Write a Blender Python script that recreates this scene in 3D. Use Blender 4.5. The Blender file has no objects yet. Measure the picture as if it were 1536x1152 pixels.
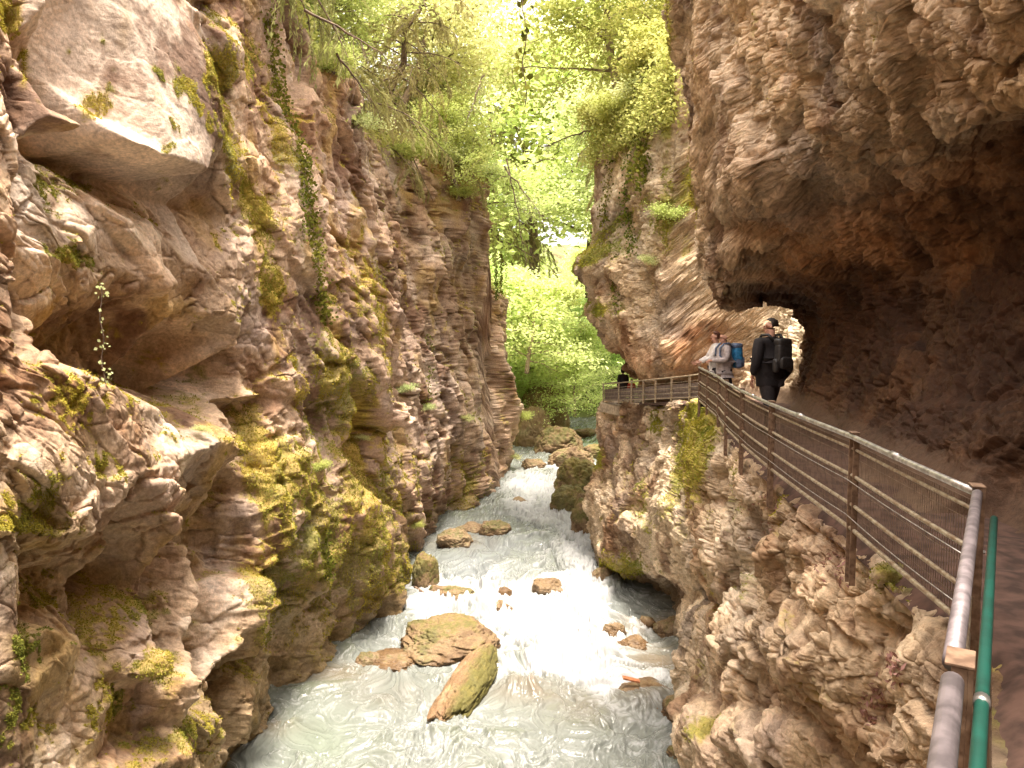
EXPO = 1.42
import bpy, math, random
import numpy as np
from mathutils import Vector, Matrix
from mathutils.geometry import delaunay_2d_cdt
rng = np.random.default_rng(7)
random.seed(7)
F = 1109.3
TH = math.atan(82 / F)
CT, ST = math.cos(TH), math.sin(TH)
scene = bpy.context.scene
COL = scene.collection

# ---------------------------------------------------------------- camera maths (used to read distances off the survey photo)
def ray(u, v):
    a = (u - 768) / F; b = (576 - v) / F
    dy = b * ST + CT
    return a / dy, (b * CT - ST) / dy
def at(u, v, y):
    a, b = ray(u, v)
    return Vector((a * y, y, b * y))
def zw(y):
    return np.interp(y, [0, 27, 35, 45, 60, 90], [-9.5, -9.5, -9.2, -8.8, -8.3, -8.0])
def onwater(u, v, dz=0.0):
    a, b = ray(u, v); lo, hi = 5, 110
    for _ in range(40):
        m = (lo + hi) / 2
        if b * m > zw(m) + dz: lo = m
        else: hi = m
    return Vector((a * lo, lo, b * lo))
def proj(P):
    x, y, z = P[..., 0], P[..., 1], P[..., 2]
    d = np.maximum(y * CT - z * ST, 0.05)
    return 768 + F * x / d, 576 - F * (y * ST + z * CT) / d

# ---------------------------------------------------------------- noise
from concurrent.futures import ThreadPoolExecutor
POOL = ThreadPoolExecutor(4)
def par(fn, arrs, nout, *a):
    """run fn over flat chunks of the arrays on all cores"""
    arrs = np.broadcast_arrays(*[np.asarray(x, np.float64) for x in arrs]); shp = arrs[0].shape
    if arrs[0].size < 60000: return fn(*arrs, *a)
    fl = [x.reshape(-1) for x in arrs]; n = fl[0].size; out = [np.empty(n, np.float32) for _ in range(nout)]; st = 50000
    def job(i):
        r = fn(*[x[i:i + st] for x in fl], *a)
        if nout == 1: r = (r,)
        for o, q in zip(out, r): o[i:i + st] = q
    list(POOL.map(job, range(0, n, st)))
    out = [o.reshape(shp) for o in out]
    return out[0] if nout == 1 else tuple(out)
def hsh(ix, iy, iz=0, seed=0):
    h = (ix.astype(np.int64) * 374761393 + iy.astype(np.int64) * 668265263 + np.asarray(iz).astype(np.int64) * 2147483647 + seed * 974634777) & 0xFFFFFFFF
    h = ((h ^ (h >> 13)) * 1274126177) & 0xFFFFFFFF
    h = ((h ^ (h >> 16)) * 2246822519) & 0xFFFFFFFF
    h ^= h >> 15
    return (h & 0xFFFFFF).astype(np.float32) / 16777216.0
def vn2(x, y, seed=0):
    ix = np.floor(x); iy = np.floor(y); fx = (x - ix).astype(np.float32); fy = (y - iy).astype(np.float32)
    ix = ix.astype(np.int64); iy = iy.astype(np.int64)
    sx = fx * fx * (3 - 2 * fx); sy = fy * fy * (3 - 2 * fy)
    out = 0
    for dx in (0, 1):
        for dy in (0, 1):
            h = hsh(ix + dx, iy + dy, 0, seed) * 6.2831853
            g = np.cos(h) * (fx - dx) + np.sin(h) * (fy - dy)
            out = out + g * (sx if dx else 1 - sx) * (sy if dy else 1 - sy)
    return out * 1.4
def vn3(x, y, z, seed=0): return par(_vn3, (x, y, z), 1, seed)
def _vn3(x, y, z, seed):
    ix = np.floor(x); iy = np.floor(y); iz = np.floor(z)
    fx = (x - ix).astype(np.float32); fy = (y - iy).astype(np.float32); fz = (z - iz).astype(np.float32)
    ix = ix.astype(np.int64); iy = iy.astype(np.int64); iz = iz.astype(np.int64)
    sx = fx * fx * (3 - 2 * fx); sy = fy * fy * (3 - 2 * fy); sz = fz * fz * (3 - 2 * fz)
    out = 0
    for dx in (0, 1):
        for dy in (0, 1):
            for dz in (0, 1):
                h = hsh(ix + dx, iy + dy, iz + dz, seed)
                out = out + (h * 2 - 1) * (sx if dx else 1 - sx) * (sy if dy else 1 - sy) * (sz if dz else 1 - sz)
    return out
def fbm2(x, y, o=4, seed=0, g=.5, l=2.07): return par(_fbm2, (x, y), 1, o, seed, g, l)
def _fbm2(x, y, o, seed, g, l):
    s = 0; a = 1; t = 0
    for i in range(o):
        s = s + a * vn2(x, y, seed + i * 17); t += a; a *= g; x = x * l + 11.3; y = y * l - 7.7
    return s / t
def fbm3(x, y, z, o=4, seed=0, g=.5, l=2.07): return par(_fbm3, (x, y, z), 1, o, seed, g, l)
def _fbm3(x, y, z, o, seed, g, l):
    s = 0; a = 1; t = 0
    for i in range(o):
        s = s + a * _vn3(x, y, z, seed + i * 17); t += a; a *= g; x = x * l + 11.3; y = y * l - 7.7; z = z * l + 3.1
    return s / t
def vor2(x, y, seed=0, jit=.9):
    """nearest cell: distance, gap to the second, id 0..1, vector from its centre"""
    ix = np.floor(x).astype(np.int64); iy = np.floor(y).astype(np.int64)
    f1 = np.full(x.shape, 9., np.float32); f2 = f1.copy(); idv = np.zeros(x.shape, np.float32)
    cx = idv.copy(); cy = idv.copy()
    for dx in (-1, 0, 1):
        for dy in (-1, 0, 1):
            h1 = hsh(ix + dx, iy + dy, 1, seed); h2 = hsh(ix + dx, iy + dy, 2, seed)
            px = (ix + dx + .5 + (h1 - .5) * jit - x).astype(np.float32); py = (iy + dy + .5 + (h2 - .5) * jit - y).astype(np.float32)
            d = np.sqrt(px * px + py * py)
            m = d < f1
            f2 = np.where(m, f1, np.minimum(f2, d))
            f1 = np.where(m, d, f1)
            idv = np.where(m, hsh(ix + dx, iy + dy, 3, seed), idv)
            cx = np.where(m, -px, cx); cy = np.where(m, -py, cy)
    return f1, f2 - f1, idv, cx, cy
def facet(x, y, seed=0, tilt=.9, crack=.08): return par(_facet, (x, y), 2, seed, tilt, crack)
def _facet(x, y, seed, tilt, crack):
    """chiselled blocks: each cell its own height and tilt, a groove between cells"""
    f1, gap, idv, cx, cy = vor2(x, y, seed)
    a = idv * 97.13 % 1 * 6.283; t = tilt * (idv * 41.7 % 1)
    h = (idv - .5) + t * (np.cos(a) * cx + np.sin(a) * cy) - .10 * f1 * f1
    h = h - .5 * np.clip(1 - gap / crack, 0, 1) ** 2
    return h, idv
def _facet3(x, y, z, seed, tilt, crack):
    ix = np.floor(x).astype(np.int64); iy = np.floor(y).astype(np.int64); iz = np.floor(z).astype(np.int64)
    fx = (x - ix).astype(np.float32); fy = (y - iy).astype(np.float32); fz = (z - iz).astype(np.float32)
    f1 = np.full(x.shape, 9., np.float32); f2 = f1.copy(); idv = np.zeros(x.shape, np.float32); cx = idv.copy(); cy = idv.copy(); cz = idv.copy()
    for dx in (-1, 0, 1):
        for dy in (-1, 0, 1):
            for dz in (-1, 0, 1):
                h1 = hsh(ix + dx, iy + dy, iz + dz, seed); h2 = (h1 * 137.31) % 1; h3 = (h1 * 871.17) % 1
                px = dx + .5 + (h1 - .5) * .9 - fx; py = dy + .5 + (h2 - .5) * .9 - fy; pz = dz + .5 + (h3 - .5) * .9 - fz
                d = px * px + py * py + pz * pz; m = d < f1
                f2 = np.where(m, f1, np.minimum(f2, d)); f1 = np.where(m, d, f1); idv = np.where(m, h1, idv)
                cx = np.where(m, -px, cx); cy = np.where(m, -py, cy); cz = np.where(m, -pz, cz)
    gap = np.sqrt(f2) - np.sqrt(f1); idv = (idv * 53.7) % 1
    a = idv * 97.13 % 1 * 6.283; e = (idv * 61.3 % 1) * 2 - 1; t = tilt * (idv * 41.7 % 1); q = np.sqrt(1 - e * e)
    h = (idv - .5) + t * (np.cos(a) * q * cx + np.sin(a) * q * cy + e * cz) - .10 * f1 - .5 * np.clip(1 - gap / crack, 0, 1) ** 2
    return h, idv
def facet3(x, y, z, seed=0, tilt=1.0, crack=.1): return par(_facet3, (x, y, z), 2, seed, tilt, crack)
def sstep(a, b, x):
    t = np.clip((x - a) / (b - a), 0, 1); return t * t * (3 - 2 * t)
def blur(A, n, ax):
    for _ in range(n):
        B = A.copy()
        sl = [slice(None)] * A.ndim; s0 = list(sl); s1 = list(sl); s2 = list(sl)
        s0[ax] = slice(1, -1); s1[ax] = slice(0, -2); s2[ax] = slice(2, None)
        B[tuple(s0)] = .25 * A[tuple(s1)] + .5 * A[tuple(s0)] + .25 * A[tuple(s2)]
        A = B
    return A

# ---------------------------------------------------------------- object helpers
def tag(o, label=None, cat=None, group=None, kind=None):
    if label: o['label'] = label
    if cat: o['category'] = cat
    if group: o['group'] = group
    if kind: o['kind'] = kind
    return o
def link(o, parent=None):
    COL.objects.link(o)
    if parent is not None: o.parent = parent
    return o
def empty(name, loc=(0, 0, 0), rz=0, sc=1):
    o = bpy.data.objects.new(name, None); o.empty_display_size = .2
    o.location = loc; o.rotation_euler = (0, 0, rz); o.scale = (sc, sc, sc)
    return link(o)
def mk_mesh(name, V, Q, mat, smooth=True, nside=4):
    V = np.asarray(V, np.float32).reshape(-1, 3); Q = np.asarray(Q, np.int32).reshape(-1, nside)
    me = bpy.data.meshes.new(name)
    me.vertices.add(len(V)); me.vertices.foreach_set('co', V.ravel())
    me.loops.add(Q.size); me.loops.foreach_set('vertex_index', Q.ravel())
    me.polygons.add(len(Q)); me.polygons.foreach_set('loop_start', np.arange(0, Q.size, nside, dtype=np.int32))
    me.update(calc_edges=True)
    me.polygons.foreach_set('use_smooth', np.full(len(Q), smooth))
    if mat: me.materials.append(mat)
    return me
def setcol(me, C, name='col'):
    a = me.attributes.new(name, 'FLOAT_COLOR', 'POINT')
    C = np.asarray(C, np.float32)
    if C.shape[-1] == 3: C = np.concatenate([C, np.zeros(C.shape[:-1] + (1,), np.float32)], -1)
    a.data.foreach_set('color', C.ravel())
def obj(name, me, parent=None):
    return link(bpy.data.objects.new(name, me), parent)
def sheet_quads(n, m):
    i = np.arange(n - 1)[:, None] * m + np.arange(m - 1)[None, :]
    return np.stack([i, i + m, i + m + 1, i + 1], -1).reshape(-1, 4)
def normals(P):
    a = np.gradient(P, axis=0); b = np.gradient(P, axis=1)
    N = np.cross(a, b); N /= np.maximum(np.linalg.norm(N, axis=-1, keepdims=True), 1e-9)
    return N

class MB:
    """collects boxes, tubes and lofts, then links them as one mesh"""
    def __init__(s): s.v = []; s.f = []
    def add(s, V, Fc):
        k = len(s.v); s.v += [tuple(p) for p in V]; s.f += [tuple(k + i for i in q) for q in Fc]
    def box(s, c, d, rz=0, tilt=None):
        c = Vector(c); R = Matrix.Rotation(rz, 3, 'Z')
        if tilt is not None: R = tilt
        P = []
        for z in (-.5, .5):
            for x, y in ((-.5, -.5), (.5, -.5), (.5, .5), (-.5, .5)):
                P.append(c + R @ Vector((x * d[0], y * d[1], z * d[2])))
        s.add(P, [(0, 3, 2, 1), (4, 5, 6, 7), (0, 1, 5, 4), (1, 2, 6, 5), (2, 3, 7, 6), (3, 0, 4, 7)])
    def tube(s, pts, rad, n=8, cap=True, flat=1.0):
        pts = [Vector(p) for p in pts]
        if not hasattr(rad, '__len__'): rad = [rad] * len(pts)
        P = []; up = Vector((0, 0, 1))
        for i, p in enumerate(pts):
            d = (pts[min(i + 1, len(pts) - 1)] - pts[max(i - 1, 0)]).normalized()
            u = Vector((0, 1, 0)) if abs(d.z) > .92 else up
            a = d.cross(u).normalized(); b = a.cross(d)
            for k in range(n):
                t = 2 * math.pi * k / n
                P.append(p + a * math.cos(t) * rad[i] * flat + b * math.sin(t) * rad[i])
        Fc = [(i * n + k, i * n + (k + 1) % n, (i + 1) * n + (k + 1) % n, (i + 1) * n + k) for i in range(len(pts) - 1) for k in range(n)]
        if cap: Fc += [tuple(range(n))[::-1], tuple((len(pts) - 1) * n + k for k in range(n))]
        s.add(P, Fc)
    def build(s, name, mat, parent=None, smooth=False, bevel=0):
        me = bpy.data.meshes.new(name); me.from_pydata(s.v, [], s.f); me.update()
        if smooth: me.polygons.foreach_set('use_smooth', [True] * len(me.polygons))
        me.materials.append(mat)
        o = obj(name, me, parent)
        if bevel:
            b = o.modifiers.new('bevel', 'BEVEL'); b.width = bevel; b.segments = 2; b.limit_method = 'ANGLE'
        return o

# ---------------------------------------------------------------- materials
def new_mat(name):
    m = bpy.data.materials.new(name); m.use_nodes = True
    nt = m.node_tree; b = nt.nodes['Principled BSDF']
    return m, nt, b
def nd(nt, t, **k):
    n = nt.nodes.new(t)
    for a, b in k.items():
        if a.startswith('i_'): n.inputs[a[2:].replace('_', ' ')].default_value = b
        else: setattr(n, a, b)
    return n
def rock_mat(name, sc=1.0, bump=.5):
    m, nt, b = new_mat(name); L = nt.links.new
    at_ = nd(nt, 'ShaderNodeAttribute', attribute_name='col')
    tc = nd(nt, 'ShaderNodeTexCoord')
    n1 = nd(nt, 'ShaderNodeTexNoise'); n1.inputs['Scale'].default_value = 14 * sc; n1.inputs['Detail'].default_value = 7; n1.inputs['Roughness'].default_value = .7
    n2 = nd(nt, 'ShaderNodeTexNoise'); n2.inputs['Scale'].default_value = 60 * sc; n2.inputs['Detail'].default_value = 5; n2.inputs['Roughness'].default_value = .65
    L(tc.outputs['Object'], n1.inputs['Vector']); L(tc.outputs['Object'], n2.inputs['Vector'])
    mr = nd(nt, 'ShaderNodeMapRange'); mr.inputs['From Min'].default_value = .3; mr.inputs['From Max'].default_value = .7
    mr.inputs['To Min'].default_value = .60; mr.inputs['To Max'].default_value = 1.36
    L(n1.outputs['Fac'], mr.inputs['Value'])
    mx = nd(nt, 'ShaderNodeMix', data_type='RGBA', blend_type='MULTIPLY'); mx.inputs['Factor'].default_value = 1
    L(at_.outputs['Color'], mx.inputs['A']); L(mr.outputs['Result'], mx.inputs['B'])
    L(mx.outputs['Result'], b.inputs['Base Color'])
    rr = nd(nt, 'ShaderNodeMapRange'); rr.inputs['To Min'].default_value = .85; rr.inputs['To Max'].default_value = .3
    L(at_.outputs['Alpha'], rr.inputs['Value']); L(rr.outputs['Result'], b.inputs['Roughness'])
    b.inputs['Specular IOR Level'].default_value = .3
    ad = nd(nt, 'ShaderNodeMath', operation='ADD'); ml = nd(nt, 'ShaderNodeMath', operation='MULTIPLY'); ml.inputs[1].default_value = .35
    L(n2.outputs['Fac'], ml.inputs[0]); L(n1.outputs['Fac'], ad.inputs[0]); L(ml.outputs[0], ad.inputs[1])
    bp = nd(nt, 'ShaderNodeBump'); bp.inputs['Strength'].default_value = bump; bp.inputs['Distance'].default_value = .06 / sc
    L(ad.outputs[0], bp.inputs['Height']); L(bp.outputs['Normal'], b.inputs['Normal'])
    return m
def plain(name, col, rough=.7, metal=0, var=.25, sc=20, bump=0.15, col2=None):
    m, nt, b = new_mat(name); L = nt.links.new
    tc = nd(nt, 'ShaderNodeTexCoord'); n1 = nd(nt, 'ShaderNodeTexNoise'); n1.inputs['Scale'].default_value = sc; n1.inputs['Detail'].default_value = 6
    L(tc.outputs['Object'], n1.inputs['Vector'])
    cr = nd(nt, 'ShaderNodeValToRGB'); e = cr.color_ramp.elements
    c2 = col2 or tuple(c * (1 - var) for c in col)
    e[0].position = .38; e[0].color = (*c2, 1); e[1].position = .62; e[1].color = (*[min(1, c * (1 + (0 if col2 else var * .6))) for c in col], 1)
    L(n1.outputs['Fac'], cr.inputs['Fac']); L(cr.outputs['Color'], b.inputs['Base Color'])
    b.inputs['Roughness'].default_value = rough; b.inputs['Metallic'].default_value = metal
    if bump:
        bp = nd(nt, 'ShaderNodeBump'); bp.inputs['Strength'].default_value = bump; bp.inputs['Distance'].default_value = .01
        L(n1.outputs['Fac'], bp.inputs['Height']); L(bp.outputs['Normal'], b.inputs['Normal'])
    return m
def leaf_mat(name, c1, c2, trans=.45):
    m, nt, b = new_mat(name); L = nt.links.new
    nt.nodes.remove(b); out = nt.nodes['Material Output']
    at_ = nd(nt, 'ShaderNodeAttribute', attribute_name='lv')
    oi = nd(nt, 'ShaderNodeObjectInfo')
    cr = nd(nt, 'ShaderNodeMix', data_type='RGBA'); cr.inputs['A'].default_value = (*c1, 1); cr.inputs['B'].default_value = (*c2, 1)
    L(at_.outputs['Fac'], cr.inputs['Factor'])
    hs = nd(nt, 'ShaderNodeHueSaturation'); mr = nd(nt, 'ShaderNodeMapRange'); mr.inputs['To Min'].default_value = .475; mr.inputs['To Max'].default_value = .52
    L(oi.outputs['Random'], mr.inputs['Value']); L(mr.outputs['Result'], hs.inputs['Hue']); L(cr.outputs['Result'], hs.inputs['Color'])
    d = nd(nt, 'ShaderNodeBsdfDiffuse'); t = nd(nt, 'ShaderNodeBsdfTranslucent'); mx = nd(nt, 'ShaderNodeMixShader'); mx.inputs[0].default_value = trans
    L(hs.outputs['Color'], d.inputs['Color']); L(hs.outputs['Color'], t.inputs['Color'])
    L(d.outputs[0], mx.inputs[1]); L(t.outputs[0], mx.inputs[2]); L(mx.outputs[0], out.inputs['Surface'])
    return m

ROCK = rock_mat('limestone', 1.0, .55)
ROCKFAR = rock_mat('limestone_far', .5, .6)
BOULDER = rock_mat('boulder_stone', 1.2, .5)
# ================================================================ LEFT CLIFF
LY = [-24, 0, 9, 12, 15.4, 20, 25, 32.3, 37, 42, 44.5, 45.6, 46.6, 48, 52]
LX = [-7.6, -7.2, -7.0, -6.9, -6.5, -5.2, -3.9, -3.35, -2.2, -1.0, -.1, .15, -.3, -3, -9]
RIMY = [-24, 16, 20, 24, 30, 37, 41.2, 42.4, 46, 48, 52]
RIMZ = [12, 11, 9.6, 8.6, 7.6, 8.2, 8.0, 2.4, 1.9, .5, -2]
def left_base(y, z):
    x = np.interp(y, LY, LX)
    lean = np.interp(y, [0, 16, 20, 24, 30, 36, 50], [.05, .04, .06, .13, .17, .13, .05])
    return x - lean * np.maximum(z + 5, 0) - .02 * np.maximum(z + 9, 0)
# relief read off the photograph: (u, v, metres the rock stands out from the wall plane)
LPTS = """0 -80 .5;0 60 .5;0 130 .2;0 200 .0;30 100 .2;45 190 .1;60 0 .9;150 -60 .9;250 -60 1.0;65 182 .9 -.2;120 195 1.0 -.35;180 212 1.1 -.35;240 238 1.2 -.3;298 262 1.25 -.1;322 200 1.2;290 80 1.1;262 0 .9;268 10 .2;300 70 .5;
345 330 .5;352 390 .5;345 300 .3;300 30 .6;330 50 .75;370 70 .65;368 130 .5;345 170 .3;380 0 .1;400 250 .1;430 480 .1;360 250 .6;420 380 .35;400 470 .3;370 450 .4;430 300 .2;
0 245 .5;70 330 .7;150 330 .6;55 262 .3;200 345 .4;330 425 .8;352 470 .9;250 430 .8;180 400 .6;0 330 .6;100 380 .7;145 412 .5;0 420 .4;30 500 .2;0 530 .1;
150 445 .3;250 472 .3;352 512 .7;180 520 -.9;250 560 -1.0;110 470 -.5;60 540 -.6;300 570 -.5;170 572 -1.0;345 565 .0;110 540 -.5;
0 556 1.0;60 553 1.1;120 565 1.1;180 595 1.0;230 615 .7;352 655 1.1;330 618 .4;0 546 -.2;80 546 -.4;150 568 -.6;200 598 -.8;280 606 -.6;330 600 0;
0 700 1.2;100 700 1.2;200 700 1.1;270 680 1.0;345 668 1.0;0 798 1.1;120 800 1.2;230 800 .9;262 760 .4;312 720 -.1;290 785 -.1;345 700 .3;
0 832 .1;60 850 -.2;150 852 -.3;250 862 -.1;380 862 .5;320 850 0;0 866 .3;100 872 .4;0 930 .5;100 936 .5;200 880 .6;300 890 .8;392 872 .9;280 930 .7;384 935 .7;
0 957 .9;60 946 1.0;100 968 1.0;97 1000 .8;0 1012 .9;140 1012 .8;114 976 -.2;205 992 -.3;260 960 .6;190 1008 .6;
0 1060 1.0;80 1080 .7;150 1030 .6;190 1022 .8;150 1100 .5;240 1010 1.2;282 1020 1.3;250 1080 1.0;272 1132 1.3;0 1150 1.1;100 1150 .8;200 1150 1.0;262 1160 1.2;0 1300 1.2;200 1300 1.1;
290 1000 -.1;300 1015 .6;385 930 1.0;394 985 1.0;372 1050 .8;300 1080 .7;278 1045 -.1;350 1108 .6;320 1130 .3;330 998 .2;285 1100 -.1;
404 950 -.3;450 922 -.2;480 950 -.6;400 1000 -.6;400 1070 -.4;520 900 .1;560 930 -.3;596 870 .3;600 942 .3;530 982 -.1;450 1005 -.3;380 1110 -.2;
390 760 .6;440 820 .7;470 850 .7;482 872 -.3;400 862 -.2;385 832 -.1;420 892 .4;500 882 .4;560 860 .45;500 936 -.2;590 800 .4;540 790 .5;
420 600 .2;470 622 -.2;500 580 .5;450 545 .35;365 560 .2;380 600 .6;380 680 .8;430 740 .8;512 705 -.5;530 690 .3;490 730 .3;560 712 .4;592 640 -.3;575 610 .2;540 560 .3;520 480 .2;470 420 .0;500 330 .2;460 200 .1;
650 560 .2;700 600 .3;650 700 .0;690 745 -.6;670 790 -.4;710 770 .2;735 700 .3;735 450 .2;620 800 .2;600 720 .3;620 450 .2;590 330 .3;560 250 .1;520 160 .4;500 240 -.1;
640 240 .6;690 262 .5;706 256 1.3;760 262 2.8;764 290 2.9;750 335 2.2;736 395 1.0;728 440 .1;700 310 .1;720 340 .7;775 480 .1;780 600 .1;785 700 .1;765 440 .1"""
def left_solve(u, v, h):
    a, b = ray(u, v); lo, hi = 1.0, 60.0
    g = lambda y: left_base(y, b * y) + h - a * y
    # first crossing from the camera outward
    ys = np.linspace(4, 60, 800); s = left_base(ys, b * ys) + h - a * ys
    k = np.where((s[:-1] < 0) & (s[1:] >= 0))[0]
    if len(k) == 0: return None
    lo, hi = ys[k[0]], ys[k[0] + 1]
    for _ in range(30):
        m = (lo + hi) / 2
        if g(m) < 0: lo = m
        else: hi = m
    return lo, b * lo
def relief(points, A, B, wscale=1.0):
    """points: (a, b, h); linear interpolation over their triangulation at the grid A, B"""
    vs = [Vector((p[0], p[1])) for p in points]; hs = [p[2] for p in points]
    a0, a1, b0, b1 = A.min() - 5, A.max() + 5, B.min() - 5, B.max() + 5
    for t in np.linspace(0, 1, 6):
        for q in ((a0 + (a1 - a0) * t, b0), (a0 + (a1 - a0) * t, b1), (a0, b0 + (b1 - b0) * t), (a1, b0 + (b1 - b0) * t)):
            vs.append(Vector(q)); hs.append(.1)
    r = delaunay_2d_cdt(vs, [], [], 0, 1e-5)
    co = np.array([tuple(p) for p in r[0]]); oh = np.array([hs[o[0]] for o in r[3]])
    H = np.zeros(A.shape, np.float32); a = A.ravel(); b = B.ravel(); Hf = H.ravel()
    for t in r[2]:
        p = co[list(t)]; h = oh[list(t)]
        m = np.where((a >= p[:, 0].min()) & (a <= p[:, 0].max()) & (b >= p[:, 1].min()) & (b <= p[:, 1].max()))[0]
        if len(m) == 0: continue
        d = (p[1, 1] - p[2, 1]) * (p[0, 0] - p[2, 0]) + (p[2, 0] - p[1, 0]) * (p[0, 1] - p[2, 1])
        if abs(d) < 1e-9: continue
        w0 = ((p[1, 1] - p[2, 1]) * (a[m] - p[2, 0]) + (p[2, 0] - p[1, 0]) * (b[m] - p[2, 1])) / d
        w1 = ((p[2, 1] - p[0, 1]) * (a[m] - p[2, 0]) + (p[0, 0] - p[2, 0]) * (b[m] - p[2, 1])) / d
        w2 = 1 - w0 - w1; k = (w0 >= -1e-4) & (w1 >= -1e-4) & (w2 >= -1e-4)
        Hf[m[k]] = (w0 * h[0] + w1 * h[1] + w2 * h[2])[k]
    return Hf.reshape(A.shape)

def rbf(U, V, pts):
    """soft patches: (u, v, ru, rv, weight[, angle deg])"""
    s = np.zeros(U.shape, np.float32)
    for p in pts:
        c, sn = (math.cos(math.radians(p[5])), math.sin(math.radians(p[5]))) if len(p) > 5 else (1, 0)
        du = U - p[0]; dv = V - p[1]
        s += p[4] * np.exp(-(((du * c + dv * sn) / p[2]) ** 2 + ((-du * sn + dv * c) / p[3]) ** 2))
    return s
def poly_mask(U, V, poly, soft):
    """1 inside the outline, falling to 0 over soft pixels outside"""
    P = np.array(poly, float); n = len(P); ins = np.zeros(U.shape, bool); d = np.full(U.shape, 1e9)
    for i in range(n):
        a, b = P[i], P[(i + 1) % n]; e = b - a
        t = np.clip(((U - a[0]) * e[0] + (V - a[1]) * e[1]) / (e @ e), 0, 1)
        d = np.minimum(d, np.hypot(U - a[0] - t * e[0], V - a[1] - t * e[1]))
        c = ((a[1] > V) != (b[1] > V)) & (U < (b[0] - a[0]) * (V - a[1]) / (b[1] - a[1] + 1e-9) + a[0])
        ins ^= c
    return np.where(ins, 1, sstep(soft, 0, d))
def mixc(C, col, m):
    return C + (np.array(col, np.float32) - C) * np.clip(m, 0, 1)[..., None]

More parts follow.
